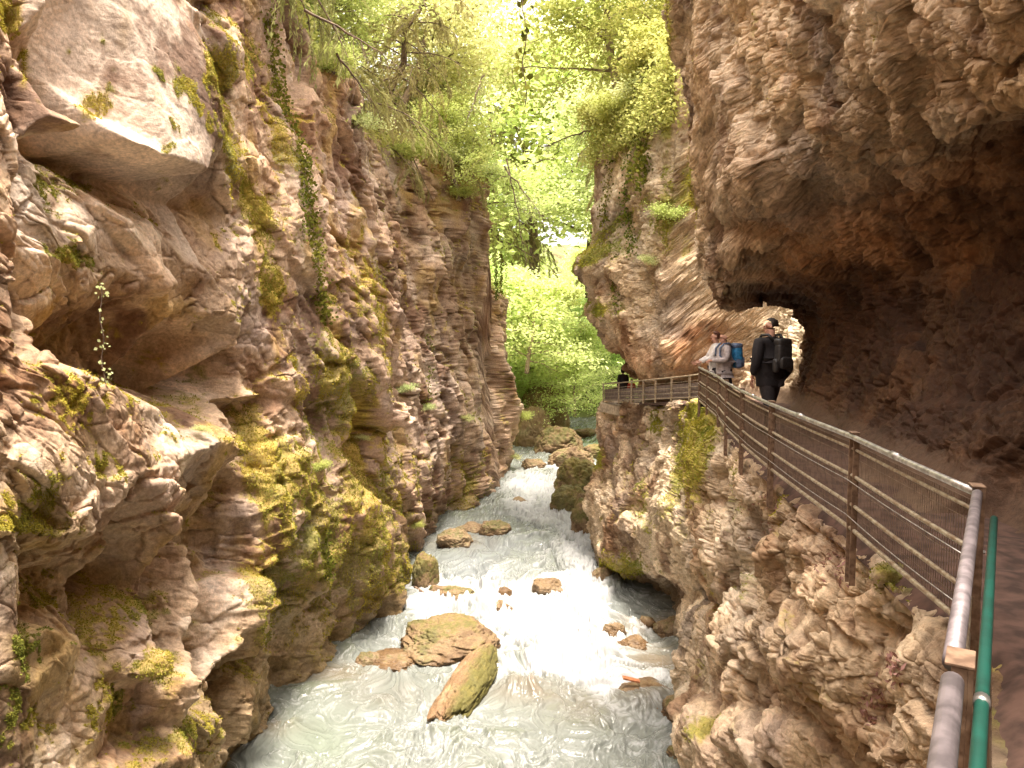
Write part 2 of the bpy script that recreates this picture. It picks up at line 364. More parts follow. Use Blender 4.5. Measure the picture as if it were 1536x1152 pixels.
def unitv(v): return v / np.maximum(np.linalg.norm(v, axis=-1, keepdims=True), 1e-9)
def _vn2y(x, y): return vn2(x, y, 71)
def build_left():
    n, m = 980, 1020
    # spacing along the gorge follows the fall-off of detail with distance
    yk = np.array([-12, 5, 8.5, 46.8, 52]); 
    tt = np.concatenate([np.linspace(-24, 7.0, 44), 1 / np.linspace(1 / 7.05, 1 / 47, n + 20) ** 1.0, np.linspace(47.1, 52, 20)])  # unseen stretch behind the camera, added to hold back light from the horizon
    s = np.sort(tt); n = len(s)
    lo = np.clip(-.66 * np.maximum(s, 1) - .5, -11.2, None); lo = np.maximum(lo, -11.2)
    rim = np.interp(s, RIMY, RIMZ)
    hi = np.minimum(np.maximum(.50 * np.abs(s) + .5, 3), rim + 2.5)
    k0, k1 = 24, 80
    rows = np.linspace(0, 1, m - k0 - k1)
    H = np.empty((n, m), np.float64)
    H[:, :k0] = -11.5 + (lo[:, None] + 11.5) * (np.arange(k0) / k0)[None]
    H[:, k0:m - k1] = lo[:, None] + (hi - lo)[:, None] * rows[None]
    H[:, m - k1:] = hi[:, None] + (rim + 16 - hi)[:, None] * ((np.arange(k1) + 1) / k1)[None]
    Y = np.repeat(s[:, None], m, 1)
    over = np.maximum(H - rim[:, None], 0)
    Z = np.minimum(H, rim[:, None]) + over * .62
    X = left_base(Y, Z) - over * 1.05
    P0 = np.stack([X, Y, Z], -1)
    pts = []
    for t in LPTS.replace('\n', '').split(';'):
        w_ = [float(k) for k in t.split()]; u, v, h = w_[:3]; h *= 1.22 if u < 620 else 1.0; q = left_solve(u, v, h)
        if q: pts.append((q[0], q[1], h))
        if q and len(w_) > 3: pts.append((q[0], q[1] - .22, w_[3]))      # an overhanging lip: the rock steps back right below it
    # domain warp keeps the edges of the relief from being straight
    wy = fbm2(Y * .9, Z * .9, 4, 3) * .35; wz = fbm2(Y * .9 + 9, Z * .9, 4, 5) * .30
    R = relief(pts, Y + wy * .30, np.minimum(Z, 40) + wz * .45)
    R = R * (1 - sstep(0, 2, over))
    R = blur(blur(R, 9, 0), 9, 1) * (1 + .15 * (1 - sstep(13, 26, Y)))
    # bedding / joint frame: beds dip away down the gorge
    c, sn = math.cos(math.radians(-50)), math.sin(math.radians(-50))
    w1 = fbm3(X * .5, Y * .5, Z * .5, 4, 31)
    a = Y * c + Z * sn + w1 * .9; b = -Y * sn + Z * c + w1 * .7
    far = sstep(13, 26, Y)
    fa = far; na = 1 - far
    def mixf(x1, y1, x2, y2, sd, t, c):
        p, ip = facet(x1, y1, sd, t, c); q, iq = facet(x2, y2, sd + 60, t * .8, c)
        return p * na + q * fa, np.where(fa > .5, iq, ip)
    yw = Y + w1 * 1.6 + Z * .55; zwp = Z + w1 * .8
    f1, i1 = mixf(a * .17, b * .5, yw * .17, zwp * .14, 1, 1.2, .04)
    f2, i2 = mixf(a * .42, b * 1.15, yw * .60, zwp * .27, 2, 1.2, .05)
    j1 = np.clip(1 - np.abs(fbm2(a * .10 + 3, b * .55, 4, 41)) / .022, 0, 1)
    j2 = np.clip(1 - np.abs(fbm2(a * .5 + 3, b * .22 + 7, 4, 43)) / .02, 0, 1)
    rough = fbm3(X * 1.3, Y * 1.3, Z * 1.3, 5, 71, .6)
    U0, V0 = proj(P0 + np.stack([R + .1, R * 0, R * 0], -1))
    slab = poly_mask(U0, V0, [(58, -90), (265, -90), (292, 60), (325, 200), (352, 395), (300, 378), (240, 300), (60, 215)], 26) * (Y < 15)
    smooth = 1 - .86 * slab
    for pl, k in (([(0, 600), (180, 640), (330, 660), (260, 700), (0, 690)], .5), ([(160, 480), (330, 520), (330, 620), (190, 600)], .6), ([(0, 860), (390, 860), (390, 940), (0, 945)], .5), ([(0, 950), (280, 1010), (270, 1152), (0, 1152)], .55), ([(640, 480), (730, 480), (740, 640), (640, 700)], .35)):
        smooth *= 1 - k * poly_mask(U0, V0, pl, 30)
    D = R + smooth * (f1 * (.16 + .80 * far) + f2 * (.13 + .34 * far) - j1 * .05 - j2 * (.10 - .05 * far)) - .34 * far * np.maximum(np.clip(1 - np.abs(fbm2(yw * .30 + 3, zwp * .09, 4, 641)) / .030, 0, 1), np.clip(1 - np.abs(fbm2(yw * .12 + 9, zwp * .30 + Y * .1, 4, 643)) / .02, 0, 1)) + rough * (.11 + .06 * far) * smooth
    D += fbm2(Y * .35, Z * .3, 3, 19) * .35 * (.4 + .6 * far)
    # thin horizontal bedding near the water
    bed = fbm2(Y * .3, Z * 5.5 + rough, 3, 77)
    D += bed * .08 * sstep(-3.5, -5.5, Z) + (rough * .15) * far
    # beds: every layer stands out or back on its own, with an undercut foot
    zz = Z + fbm2(Y * .22, Z * .2, 4, 601) * 1.6; th = .72
    li = np.floor(zz / th); lf = zz / th - li
    lay = (hsh(li.astype(np.int64), np.floor(Y / 60).astype(np.int64), 5, 9) - .5) * 1.0 + par(_vn2y, (Y * .28, li * 7.31), 1)
    D += smooth * sstep(-1.0, -3.2, Z) * sstep(7.5, 10.5, Y) * (.14 * lay + .11 * np.sqrt(np.clip(lf, 0, 1)) - .05) * (1 - .85 * far)
    drip = fbm2(Y * 2.6, Z * .35, 3, 611) * sstep(-.6, -2, Z)
    D += drip * (.11 + .12 * far)
    D = blur(blur(D, 3, 0), 3, 1)
    X = X + D
    P = np.stack([X, Y, Z], -1)
    N = normals(P)
    if N[n // 2, m // 2, 0] < 0: N = -N
    x_, y_, z_ = P[..., 0], P[..., 1], P[..., 2]
    ra, rb = y_ * c + z_ * sn + w1, -y_ * sn + z_ * c + w1 * .6
    sx_ = 1 - .45 * far
    N = unitv(blur(blur(N, 10, 0), 10, 1))
    f3, i3 = facet3(x_ * 1.6 * sx_, ra * 1.1 * sx_, rb * 2.1 * sx_, 3, 1.3, .09)
    f4, i4 = facet3(x_ * 4.4 * sx_ + w1, ra * 3.4 * sx_, rb * 5.2 * sx_, 4, 1.3, .12)
    sl_ = y_ + z_ * .5 + w1 * 1.2
    g3, ig = facet3(x_ * 1.1, sl_ * 1.5, z_ * .42 + w1, 33, 1.2, .10); g4, _ = facet3(x_ * 2.6, sl_ * 3.4, z_ * 1.15 + w1, 34, 1.2, .12)
    f3 = f3 * na + g3 * fa; f4 = f4 * na + g4 * fa; i3 = np.where(fa > .5, ig, i3)
    P = P + N * (smooth * (f3 * (.085 + .10 * far) + f4 * (.028 + .025 * far)))[..., None]
    d2 = fbm3(P[..., 0] * 5, P[..., 1] * 5, P[..., 2] * 5, 4, 131, .6)
    P = P + N * (d2 * .024 * (1 + far) * (1 - .3 * slab))[..., None]
    N = normals(P)
    if N[n // 2, m // 2, 0] < 0: N = -N
    # ---------------- colour
    U, V = proj(P)
    big = fbm3(P[..., 0] * .55, P[..., 1] * .55, P[..., 2] * .55, 4, 201)
    med = fbm3(P[..., 0] * 2.2, P[..., 1] * 2.2, P[..., 2] * 2.2, 5, 211, .6)
    C = np.broadcast_to(np.array((.50, .365, .265), np.float32), P.shape).copy()
    C = mixc(C, (.68, .57, .49), sstep(.0, .45, big + .5 * med))
    C = mixc(C, (.25, .13, .07), sstep(.0, .6, -big * 1.2 + .6 * med) * .85)
    C = mixc(C, (.64, .53, .46), slab * .85)
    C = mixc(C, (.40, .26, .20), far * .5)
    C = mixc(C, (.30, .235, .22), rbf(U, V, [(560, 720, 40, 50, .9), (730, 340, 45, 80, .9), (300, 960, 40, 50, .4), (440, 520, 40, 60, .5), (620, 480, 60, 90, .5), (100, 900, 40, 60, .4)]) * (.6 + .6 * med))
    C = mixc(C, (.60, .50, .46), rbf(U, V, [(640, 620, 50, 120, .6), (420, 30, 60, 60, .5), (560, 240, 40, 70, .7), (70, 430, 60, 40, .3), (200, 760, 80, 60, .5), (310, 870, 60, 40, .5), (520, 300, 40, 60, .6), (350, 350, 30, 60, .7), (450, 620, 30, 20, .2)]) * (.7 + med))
    C = mixc(C, (.33, .26, .235), sstep(.12, .5, fbm3(P[..., 0] * .8, P[..., 1] * .5, P[..., 2] * .45, 4, 261)) * .75)      # grey violet weathering
    jc = np.maximum(np.clip(1 - np.abs(fbm2(yw * .30 + 3, zwp * .09, 4, 641)) / .030, 0, 1), np.clip(1 - np.abs(fbm2(yw * .12 + 9, zwp * .30 + Y * .1, 4, 643)) / .02, 0, 1)) * far
    C = mixc(C, (.10, .055, .035), jc * .75)
    C = mixc(C, (.13, .058, .03), sstep(.05, .34, fbm3(P[..., 0] * .9, P[..., 1] * .7, P[..., 2] * .6, 5, 271, .6)) * .8)      # dark red brown blotches at random
    C = mixc(C, (.46, .31, .11), sstep(.14, .5, fbm3(P[..., 0] * 1.1, P[..., 1] * .9, P[..., 2] * .5, 4, 281)) * .6)      # ochre runs
    C *= (.82 + .34 * i2)[..., None] * (.88 + .22 * i3)[..., None]
    tmed = vn3(P[..., 0] * 6, P[..., 1] * 6, P[..., 2] * 1.8, 231)   # vertical streaks
    C *= (1 + .10 * tmed)[..., None]
    mossb = rbf(U, V, [(335, 90, 28, 55, 1.3, -8), (300, 120, 14, 60, .8, 70), (345, 230, 18, 110, 1.2, -14), (390, 320, 24, 70, 1.2, -22), (405, 430, 24, 60, 1.2, -10), (420, 200, 30, 90, .9, -18),
        (140, 150, 24, 32, 1.7), (262, 185, 12, 24, 1.6, -30), (250, 222, 16, 12, 1.6), (240, 110, 12, 30, 1.3, -35), (290, 150, 10, 40, 1.2, -30), (5, 20, 25, 60, .8), (35, 110, 8, 50, .7), (60, 155, 14, 14, .6), (100, 285, 40, 35, .6), (110, 385, 40, 12, 1.3, 15),
        (100, 600, 80, 36, .9, 10), (60, 740, 70, 50, .9), (150, 700, 80, 30, .5), (40, 790, 60, 14, .9), (370, 640, 30, 50, 1.2), (400, 720, 50, 50, 1.3), (450, 700, 60, 70, .8), (460, 800, 50, 50, 1.0), (540, 700, 50, 120, .3), (500, 600, 40, 60, .3), (420, 880, 60, 50, 1.2), (540, 880, 50, 90, .9),
        (220, 900, 40, 30, .9), (50, 970, 50, 20, .9), (180, 930, 60, 16, .6), (230, 1000, 30, 25, 1.1), (240, 1120, 50, 40, 1.2), (180, 1060, 60, 50, .7), (10, 1090, 40, 60, .8), (380, 955, 30, 25, .8), (330, 1090, 60, 30, .5),
        (540, 590, 40, 90, .8), (575, 480, 14, 80, .8), (530, 400, 40, 80, .6), (480, 560, 40, 60, .7), (600, 700, 40, 60, .6), (560, 800, 40, 80, .7), (700, 760, 22, 40, 1.2), (690, 700, 20, 30, .7), (735, 250, 30, 30, 1.4), (690, 250, 30, 20, .8), (620, 860, 30, 40, 1.1),
        (345, 470, 25, 25, .5), (300, 480, 40, 16, .5), (260, 350, 30, 30, -.5), (640, 640, 60, 60, -.3), (520, 310, 30, 60, -.4), (640, 500, 60, 70, -.3)])
    up = np.clip(N[..., 2], 0, 1)
    mn = fbm3(P[..., 0] * 1.5, P[..., 1] * 1.5, P[..., 2] * 1.1, 5, 301, .6)
    fine = vn3(P[..., 0] * 14, P[..., 1] * 14, P[..., 2] * 7, 303)
    strk = vn3(P[..., 0] * 5, P[..., 1] * 5, P[..., 2] * .9, 305)
    mossm = sstep(.34, .85, mossb * .80 + strk * .28 + mn * 1.0 + up * .5 * (1 - .7 * slab) + fine * .34 + med * .5 - .16 + .08 * far)
    mcol = np.array((.44, .33, .055), np.float32) + (np.array((.17, .18, .04), np.float32) - np.array((.44, .33, .055), np.float32)) * sstep(-.4, .5, big + fine * .5 + sstep(650, 1000, V) * .3 - .1)[..., None]
    mcol = mcol * (.92 + .5 * fine + .4 * med)[..., None]
    C = C + (mcol - C) * (mossm * .80)[..., None]
    zr = Z - zw(Y)
    wet = sstep(1.1, .2, zr + med * .5)
    C = mixc(C, (.17, .105, .06), wet * .7)
    C = mixc(C, (.36, .25, .10), sstep(560, 760, V) * sstep(600, 520, U) * sstep(-.3, .5, mn + med * .5) * .55)
    low = sstep(3.4, 2.2, zr + med * .8) * (U < 620)
    C = mixc(C, (.20, .16, .07), low * .45)
    # litter and soil on the slope above the rim
    soil = sstep(.1, .8, over + med * .4)
    C = mixc(C, (.16, .10, .055), soil * .8)
    C = np.clip(C * np.array((1.02, .975, .91)), .008, .9)
    C4 = np.concatenate([C, (wet * .8)[..., None]], -1)
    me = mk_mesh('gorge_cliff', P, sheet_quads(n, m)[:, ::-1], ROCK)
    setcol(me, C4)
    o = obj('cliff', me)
    tag(o, 'tall sunlit limestone cliff with yellow moss along the left of the river', 'cliff', kind='structure')
    global LMOSS; LMOSS = mossm
    return P, N
LP, LN = build_left()
LU, LV = proj(LP)
LDEP = LP[..., 1]
def on_left(u, v):
    """index of the visible grid point nearest to a direction"""
    d = (LU - u) ** 2 + (LV - v) ** 2 + (LDEP < 4) * 1e9
    k = np.where(d < max(d.min() * 4, 9)); j = np.argmin(LDEP[k] + d[k] * .05)
    i = (k[0][j], k[1][j]); return LP[i], LN[i]

# ================================================================ RIGHT CLIFF
#      y     xe     zf    xi    then (x,z) from the inner wall round the roof and up the outer face
RK = [
 (-18.0, -9.0, -1.75, -4, [(-3.8,-1.2),(-3.6,0),(-3.7,1),(-4.8,1.9),(-5.5,1.7),(-5.8,2.4),(-6,4),(-6,7),(-6,11)]),  # gallery continued unseen behind the camera, added to keep its inside shaded
 (-4.0, -2.7, -1.75, 2.0, [(2.3,-1.2),(2.4,0),(2.3,1),(1.2,1.9),(.5,1.7),(.3,2.4),(.1,4),(-.2,7),(0,11)]),
 (0.0,  -.10, -1.75, 4.2, [(4.5,-1.2),(4.7,0),(4.5,1),(3.6,1.9),(2.6,1.6),(2.4,2.2),(2.2,4),(2.0,7),(2.6,11)]),
 (1.3,   .80, -1.75, 4.5, [(4.8,-1.2),(5.0,0),(4.8,1),(4.0,1.9),(2.9,1.6),(2.7,2.2),(2.5,4),(2.3,7),(2.6,11)]),
 (3.74, 2.36, -1.75, 4.1, [(4.4,-1.2),(4.7,0),(4.7,1),(4.3,1.9),(3.3,1.6),(3.05,2.2),(2.8,4),(2.5,7),(2.8,11)]),
 (5.7,  2.66, -1.75, 4.2, [(4.5,-1.2),(4.9,0),(5.0,1),(4.7,1.95),(3.75,1.75),(3.35,2.4),(3.0,4),(2.6,7),(2.9,11)]),
 (8.1,  2.88, -1.75, 4.5, [(4.8,-1.2),(5.2,0),(5.5,1),(5.0,1.7),(4.2,1.9),(3.75,2.7),(3.3,4.2),(2.9,7),(3.0,11)]),
 (10.0, 3.12, -1.75, 4.8, [(5.1,-1.2),(5.5,0),(5.6,.9),(5.2,1.5),(4.35,2.2),(3.95,3.0),(3.6,4.4),(3.1,7),(3.2,11)]),
 (12.0, 3.42, -1.75, 5.15, [(5.6,-1.2),(5.9,0),(5.7,.8),(5.2,1.2),(4.3,2.3),(3.95,3.1),(3.7,4.6),(3.3,7),(3.3,11)]),
 (14.0, 3.76, -1.75, 5.6, [(5.8,-1.2),(6.1,0),(5.9,.6),(5.3,.9),(4.45,1.9),(4.1,2.8),(3.8,4.6),(3.4,7),(3.3,11)]),
 (16.0, 4.08, -1.75, 6.2, [(6.4,-1.2),(6.6,-.2),(6.45,.5),(5.5,.75),(4.5,.75),(4.15,1.6),(3.9,3.6),(3.4,7),(3.6,8.6)]),
 (17.1, 4.30, -1.77, 6.5, [(6.6,-1.2),(6.75,-.2),(6.5,.5),(5.6,.7),(4.8,.45),(4.35,1.2),(4.0,3.2),(3.5,7),(3.7,8.4)]),
 (17.8, 5.1,  -1.80, 6.5, [(6.8,-1.2),(7.2,-.4),(7.6,.4),(7.9,1.1),(8.2,1.9),(8.6,2.9),(9.4,4.2),(10.6,6),(12,7.5)]),
 (20.0, 5.4,  -1.95, 6.8, [(7.1,-1.3),(7.5,-.4),(7.9,.4),(8.2,1.2),(8.5,2.0),(9.0,3.2),(9.8,4.6),(11,6.4),(12.5,8)]),
 (23.0, 5.3,  -2.25, 7.1, [(7.4,-1.4),(7.7,-.5),(8.0,.3),(8.2,1.1),(8.3,2.0),(8.4,3.2),(8.4,5),(8.6,7),(9.5,9)]),
 (24.2, 5.2,  -2.40, 6.8, [(7.0,-2.0),(6.9,-1.5),(6.5,-1.2),(6.0,-1.15),(5.3,-1.0),(4.95,.1),(4.8,2),(5.1,5.5),(5.4,9)]),
 (27.0, 4.5,  -2.70, 5.9, [(6.1,-2.4),(6.0,-2.0),(5.7,-1.8),(5.4,-1.75),(4.9,-1.6),(4.05,-.5),(3.85,2),(4.1,5.2),(4.7,8.4)]),
 (30.0, 3.75, -3.00, 5.2, [(5.4,-2.8),(5.3,-2.5),(5.1,-2.3),(5.1,-1.95),(4.95,-1.65),(3.95,-.6),(3.15,.6),(2.85,3),(3.5,7.6)]),
 (31.2, 3.95, -3.10, 6.4, [(6.5,-2.8),(6.4,-2.2),(6.2,-1.6),(5.8,-1.2),(5.1,-.9),(4.1,-.3),(3.2,.7),(3.0,3),(3.5,7.7)]),
 (32.4, 6.0,  -3.20, 8.2, [(8.3,-2.8),(8.3,-2.2),(8.2,-1.6),(8.0,-1.2),(7.0,-.8),(6.0,.2),(5.4,1.4),(5.0,3.4),(4.8,7.6)]),
 (36.0, 9.0,  -3.50,11.0, [(11,-2.8),(11,-2.2),(11,-1.6),(11,-.6),(10.4,.2),(10,1.2),(9.8,2.4),(9.6,4.4),(9.4,7.4)]),
 (48.0, 15.0, -4.00,17.0, [(17,-2.8),(17,-2.2),(17,-1.6),(17,-.6),(16.4,.2),(16,1.2),(15.8,2.4),(15.6,4.4),(15.4,6)]),
]
def right_profile(k):
    y, xe, zf, xi, up = k
    far = y > 17.5
    foot = .12 if y < 17.5 else (.05 if 23 < y < 31 else .3)
    lower = [(xe - foot, -11.6), (xe - foot * .8, -9.2), (xe - .35 - (.15 if far else 0), -7.4), (xe - .12 - (.25 if far else 0), -5.4), (xe + .03, -3.6), (xe + .02, zf - .35), (xe + .12, zf - .06)]
    if 24 < y < 31.5: lower[0] = (xe + .3, -11.6); lower[1] = (xe + .35, -9.35); lower[2] = (xe - .35, -8.3); lower[3] = (xe - .5, -6.6)
    floor = [(xi - .2, zf - .03), (xi + .05, zf + .1)]
    if y < 17.5: zt = 1.0
    top = up[-1]
    if 15 < y < 24: return lower + floor + up + [(top[0] + 1.5, top[1] + .5), (top[0] + 6, top[1] + 1.5), (top[0] + 12, top[1] + 3)]
    slope = [(top[0] + 1.0, top[1] + 2.2), (top[0] + 7, top[1] + 6.5), (top[0] + 14, top[1] + 9)]
    return lower + floor + up + slope
SEGN = [14, 110, 140, 180, 230, 230, 26, 12, 34, 60, 60, 60, 100, 150, 210, 240, 70, 24, 16, 8]
def build_right():
    ys = np.concatenate([np.linspace(-18, -4.2, 24), np.linspace(-4, 1, 30), np.linspace(1.05, 3.4, 70), 1 / np.linspace(1 / 3.42, 1 / 16.2, 560), np.linspace(16.22, 18.1, 90), np.linspace(18.13, 23.3, 70), np.linspace(23.33, 32.6, 190), np.linspace(32.8, 48, 30)])
    prof = np.array([right_profile(k) for k in RK])      # keys x 21 x 2
    nk = prof.shape[1]; assert nk - 1 == len(SEGN), (nk, len(SEGN))
    ky = [k[0] for k in RK]
    C = np.empty((len(ys), nk, 2))
    for j in range(nk):
        for q in (0, 1): C[:, j, q] = np.interp(ys, ky, prof[:, j, q])
    cols = []
    for j, sn in enumerate(SEGN):
        t = np.arange(sn) / sn
        cols.append(C[:, j:j + 1, :] * (1 - t)[None, :, None] + C[:, j + 1:j + 2, :] * t[None, :, None])
    XZ = np.concatenate(cols + [C[:, -1:, :]], 1)
    seg = np.concatenate([np.full(sn, j) + np.arange(sn) / sn for j, sn in enumerate(SEGN)] + [[len(SEGN)]])
    n, m = XZ.shape[:2]
    XZ = blur(blur(XZ, 40, 1), 6, 0)
    P = np.stack([XZ[..., 0], np.repeat(ys[:, None], m, 1), XZ[..., 1]], -1)
    S = np.cumsum(np.concatenate([np.zeros((n, 1)), np.hypot(np.diff(XZ[..., 0], axis=1), np.diff(XZ[..., 1], axis=1))], 1), 1)
    S -= S[:, [int(np.sum(SEGN[:7]))]]           # zero at the path edge
    Y = P[..., 1]; Z = P[..., 2]; X = P[..., 0]
    N = normals(P)
    sg = np.repeat(seg[None], n, 0)
    if N[n // 3, 200, 0] > 0: N = -N
    w = fbm3(X * .7, Y * .7, Z * .7, 4, 401)
    rgh0 = w * 3
    a = Y + w * .5; b = S + w * .4
    lower = sstep(7.2, 6.2, sg); floor = sstep(6.2, 6.8, sg) * sstep(8.9, 8.3, sg); inner = sstep(6.6, 7.2, sg) * sstep(13.2, 12, sg); outer = sstep(12.2, 13.2, sg)
    near = sstep(17.9, 16.8, Y)
    f1, i1 = facet(a * .42, b * .5, 11, .55, .05)
    f2, i2 = facet(a * 1.1, b * 1.2, 12, .7, .07)
    g1, gi = facet((a + b * .9) * .5, (b - a * .9) * .95, 15, .6, .06)    # dipping beds of the far mass
    rough = fbm3(X * 1.6, Y * 1.6, Z * 1.6, 5, 471, .6)
    edge_fade = sstep(.0, 2.2, np.abs(sg - 6.4) * 1.2) * .75 + .25
    D = near * (f1 * .46 + f2 * .24) * (lower + outer) * edge_fade
    D = D + near * (f1 * .28 + f2 * .12) * inner * (1 - .5 * sstep(14.5, 16.5, Y))
    D = D + (1 - near) * (g1 * .32 + f2 * .20) * (1 - floor) * (1 - .5 * sstep(17.3, 18, Y) * sstep(24, 23, Y))
    D = D + rough * (.22 * (1 - floor) * edge_fade + .03 * floor)
    # big rounded blocks low on the near cliff, undercut above them
    U, V = proj(P)
    big = rbf(U, V, [(1120, 960, 60, 40, .35), (1230, 1000, 70, 70, .45), (1130, 1110, 80, 40, .35), (1320, 960, 40, 50, -.35), (1300, 1060, 40, 60, -.3), (1090, 840, 24, 60, .18), (1150, 850, 30, 60, .12),
        (1340, 860, 30, 30, .15), (1400, 1000, 40, 50, .15), (960, 780, 60, 50, .5), (930, 830, 40, 30, .6), (970, 720, 60, 60, .2), (1000, 890, 60, 22, -.6), (970, 760, 14, 14, -.4), (940, 640, 40, 30, .15), (1060, 700, 20, 60, .25),
        (1160, 250, 60, 40, .25), (1250, 300, 60, 30, -.25), (1280, 180, 70, 40, .2), (1130, 340, 50, 16, -.35), (890, 400, 40, 24, .5), (900, 470, 30, 22, .3), (905, 350, 40, 30, -.35), (1000, 540, 60, 30, .3), (960, 440, 30, 60, -.3), (930, 300, 30, 60, -.2), (1010, 300, 30, 100, -.2)])
    vis = (Y > 1)
    D = D + big * vis * (1 - floor) * (1 - inner * .6)
    D *= np.clip(.15 + Y * .16, .2, 1)
    D *= 1 - .9 * sstep(4.4, 3.2, Y) * sstep(4.4, 5.4, sg) * sstep(9.5, 9, sg)
    D = blur(blur(D, 12, 0), 22, 1)
    P = P + N * D[..., None]
    N2 = normals(P)
    if N2[n // 3, 200, 0] > 0: N2 = -N2
    N2 = unitv(blur(blur(N2, 14, 0), 14, 1))
    q_ = P + (w * .35)[..., None]
    f3, i3 = facet3(q_[..., 0] * 2.6, q_[..., 1] * 2.6, q_[..., 2] * 2.9, 13, 1.3, .10)
    f4, i4 = facet3(q_[..., 0] * 6.8, q_[..., 1] * 6.8, q_[..., 2] * 7.6, 14, 1.3, .13)
    f5, i5 = facet3(q_[..., 0] * 17, q_[..., 1] * 17, q_[..., 2] * 18, 18, 1.3, .15)
    P = P + N2 * ((f3 * .10 + f4 * .045 + f5 * .014) * (1 - floor) * (.55 + .45 * edge_fade) * (1 - .85 * sstep(4.4, 3.2, Y) * sstep(4.4, 5.4, sg) * sstep(9.5, 9, sg)) * np.clip(.3 + Y * .14, .3, 1))[..., None]
    d2 = fbm3(P[..., 0] * 6, P[..., 1] * 6, P[..., 2] * 6, 4, 531, .6)
    P = P + N2 * (d2 * .035 * (1 - floor * .7))[..., None]
    N = normals(P)
    if N[n // 3, 200, 0] > 0: N = -N
    X, Y, Z = P[..., 0], P[..., 1], P[..., 2]
    U, V = proj(P)
    bigc = fbm3(X * .6, Y * .6, Z * .6, 4, 601); med = fbm3(X * 2.6, Y * 2.6, Z * 2.6, 5, 611, .6); fine = vn3(X * 15, Y * 15, Z * 9, 621)
    C = np.broadcast_to(np.array((.55, .42, .29), np.float32), P.shape).copy()
    C = mixc(C, (.68, .57, .45), sstep(-.1, .5, bigc + .7 * med))
    C = mixc(C, (.24, .125, .06), sstep(.0, .6, -bigc + .7 * med) * .8)
    # gallery roof and back: iron stained rock, its shade painted into the colour
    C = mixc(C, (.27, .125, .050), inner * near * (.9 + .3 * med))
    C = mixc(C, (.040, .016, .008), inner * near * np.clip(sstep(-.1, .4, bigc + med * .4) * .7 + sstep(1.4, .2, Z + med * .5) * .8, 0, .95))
    op = sstep(17.6, 18.2, Y) * sstep(24.4, 23.6, Y) * (1 - floor)
    C = mixc(C, (.66, .54, .40), op * (.75 + .4 * med))  # rock beyond the opening painted pale to stand for its daylight
    C = mixc(C, (.20, .12, .065), outer * near * sstep(14.6, 12.9, sg + med * 1.6) * .75)
    C = mixc(C, (.38, .26, .14), outer * near * sstep(.0, .5, -bigc) * .7)
    C = mixc(C, (.40, .20, .10), rbf(U, V, [(1000, 540, 80, 40, .8), (1060, 500, 40, 30, .9), (1180, 340, 60, 30, .6)]) * (.7 + med))
    C = mixc(C, (.60, .47, .38), rbf(U, V, [(1150, 260, 60, 60, .5), (1080, 120, 50, 120, .3), (1350, 40, 160, 60, .3), (1120, 960, 80, 40, .5), (1130, 1110, 80, 50, .7), (1250, 800, 60, 60, .3)]) * (.7 + med))
    C = mixc(C, (.33, .26, .15), rbf(U, V, [(1000, 150, 14, 200, .9), (1020, 300, 12, 100, .6), (930, 330, 50, 70, .5)]) * (.7 + med))
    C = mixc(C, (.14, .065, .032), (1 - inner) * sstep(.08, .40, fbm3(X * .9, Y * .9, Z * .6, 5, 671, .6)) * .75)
    C = mixc(C, (.36, .29, .25), (1 - inner) * sstep(.15, .5, fbm3(X * .8, Y * .8, Z * .7, 4, 681)) * .6)
    C *= (.78 + .44 * i2)[..., None] * (.84 + .32 * i3)[..., None]
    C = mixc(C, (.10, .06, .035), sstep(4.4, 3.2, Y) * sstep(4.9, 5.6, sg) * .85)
    mossb = rbf(U, V, [(1050, 640, 26, 50, 1.7, 15), (1040, 700, 20, 50, 1.3), (930, 850, 60, 24, 1.2), (880, 690, 30, 20, 1.2), (900, 380, 50, 14, 1.5, -28), (930, 330, 70, 10, 1.0, -35), (900, 465, 26, 16, 1.2), (1000, 330, 24, 60, .8, 30), (960, 240, 50, 50, .8), (1340, 870, 40, 24, .7), (1270, 800, 30, 30, .4),
        (985, 640, 14, 30, .8), (970, 760, 60, 40, .5), (1240, 1040, 40, 40, .5), (1200, 990, 30, 40, .4), (1050, 1100, 30, 30, 1.0), (1000, 130, 8, 200, .7), (1030, 330, 8, 120, .7), (960, 100, 60, 80, .9), (1190, 720, 30, 30, .5)]) * vis
    up = np.clip(N[..., 2], 0, 1)
    mn = fbm3(X * 1.6, Y * 1.6, Z * 1.2, 5, 701, .6)
    mossm = sstep(.42, .9, mossb * .8 + mn * .9 + up * .35 + fine * .2 - .05) * (1 - floor) * (1 - inner * near)
    mcol = np.array((.40, .33, .05), np.float32) + (np.array((.20, .21, .04), np.float32) - np.array((.40, .33, .05), np.float32)) * sstep(-.4, .5, bigc + fine * .5)[..., None]
    C = C + (mcol * (1 + .3 * fine[..., None]) - C) * (mossm * .85)[..., None]
    C = mixc(C, (.13, .08, .055), floor * .8)
    zr = Z - zw(Y); wet = sstep(1.0, .2, zr + med * .5)
    C = mixc(C, (.15, .10, .05), wet * .7)
    C = mixc(C, (.16, .10, .055), sstep(18.0, 18.4, sg) * .8)
    C = np.clip(C * np.array((1.02, .985, .94)), .008, .9)
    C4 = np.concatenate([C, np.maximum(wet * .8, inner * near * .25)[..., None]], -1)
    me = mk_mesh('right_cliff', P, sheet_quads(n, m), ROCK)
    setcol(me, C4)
    o = obj('cliff_overhang', me)
    tag(o, 'brown limestone cliff with hollowed gallery and rock roof right of the river', 'cliff', kind='structure')
    global RMOSS; RMOSS = mossm
    return P, N
RP, RN = build_right()
RU, RV = proj(RP)
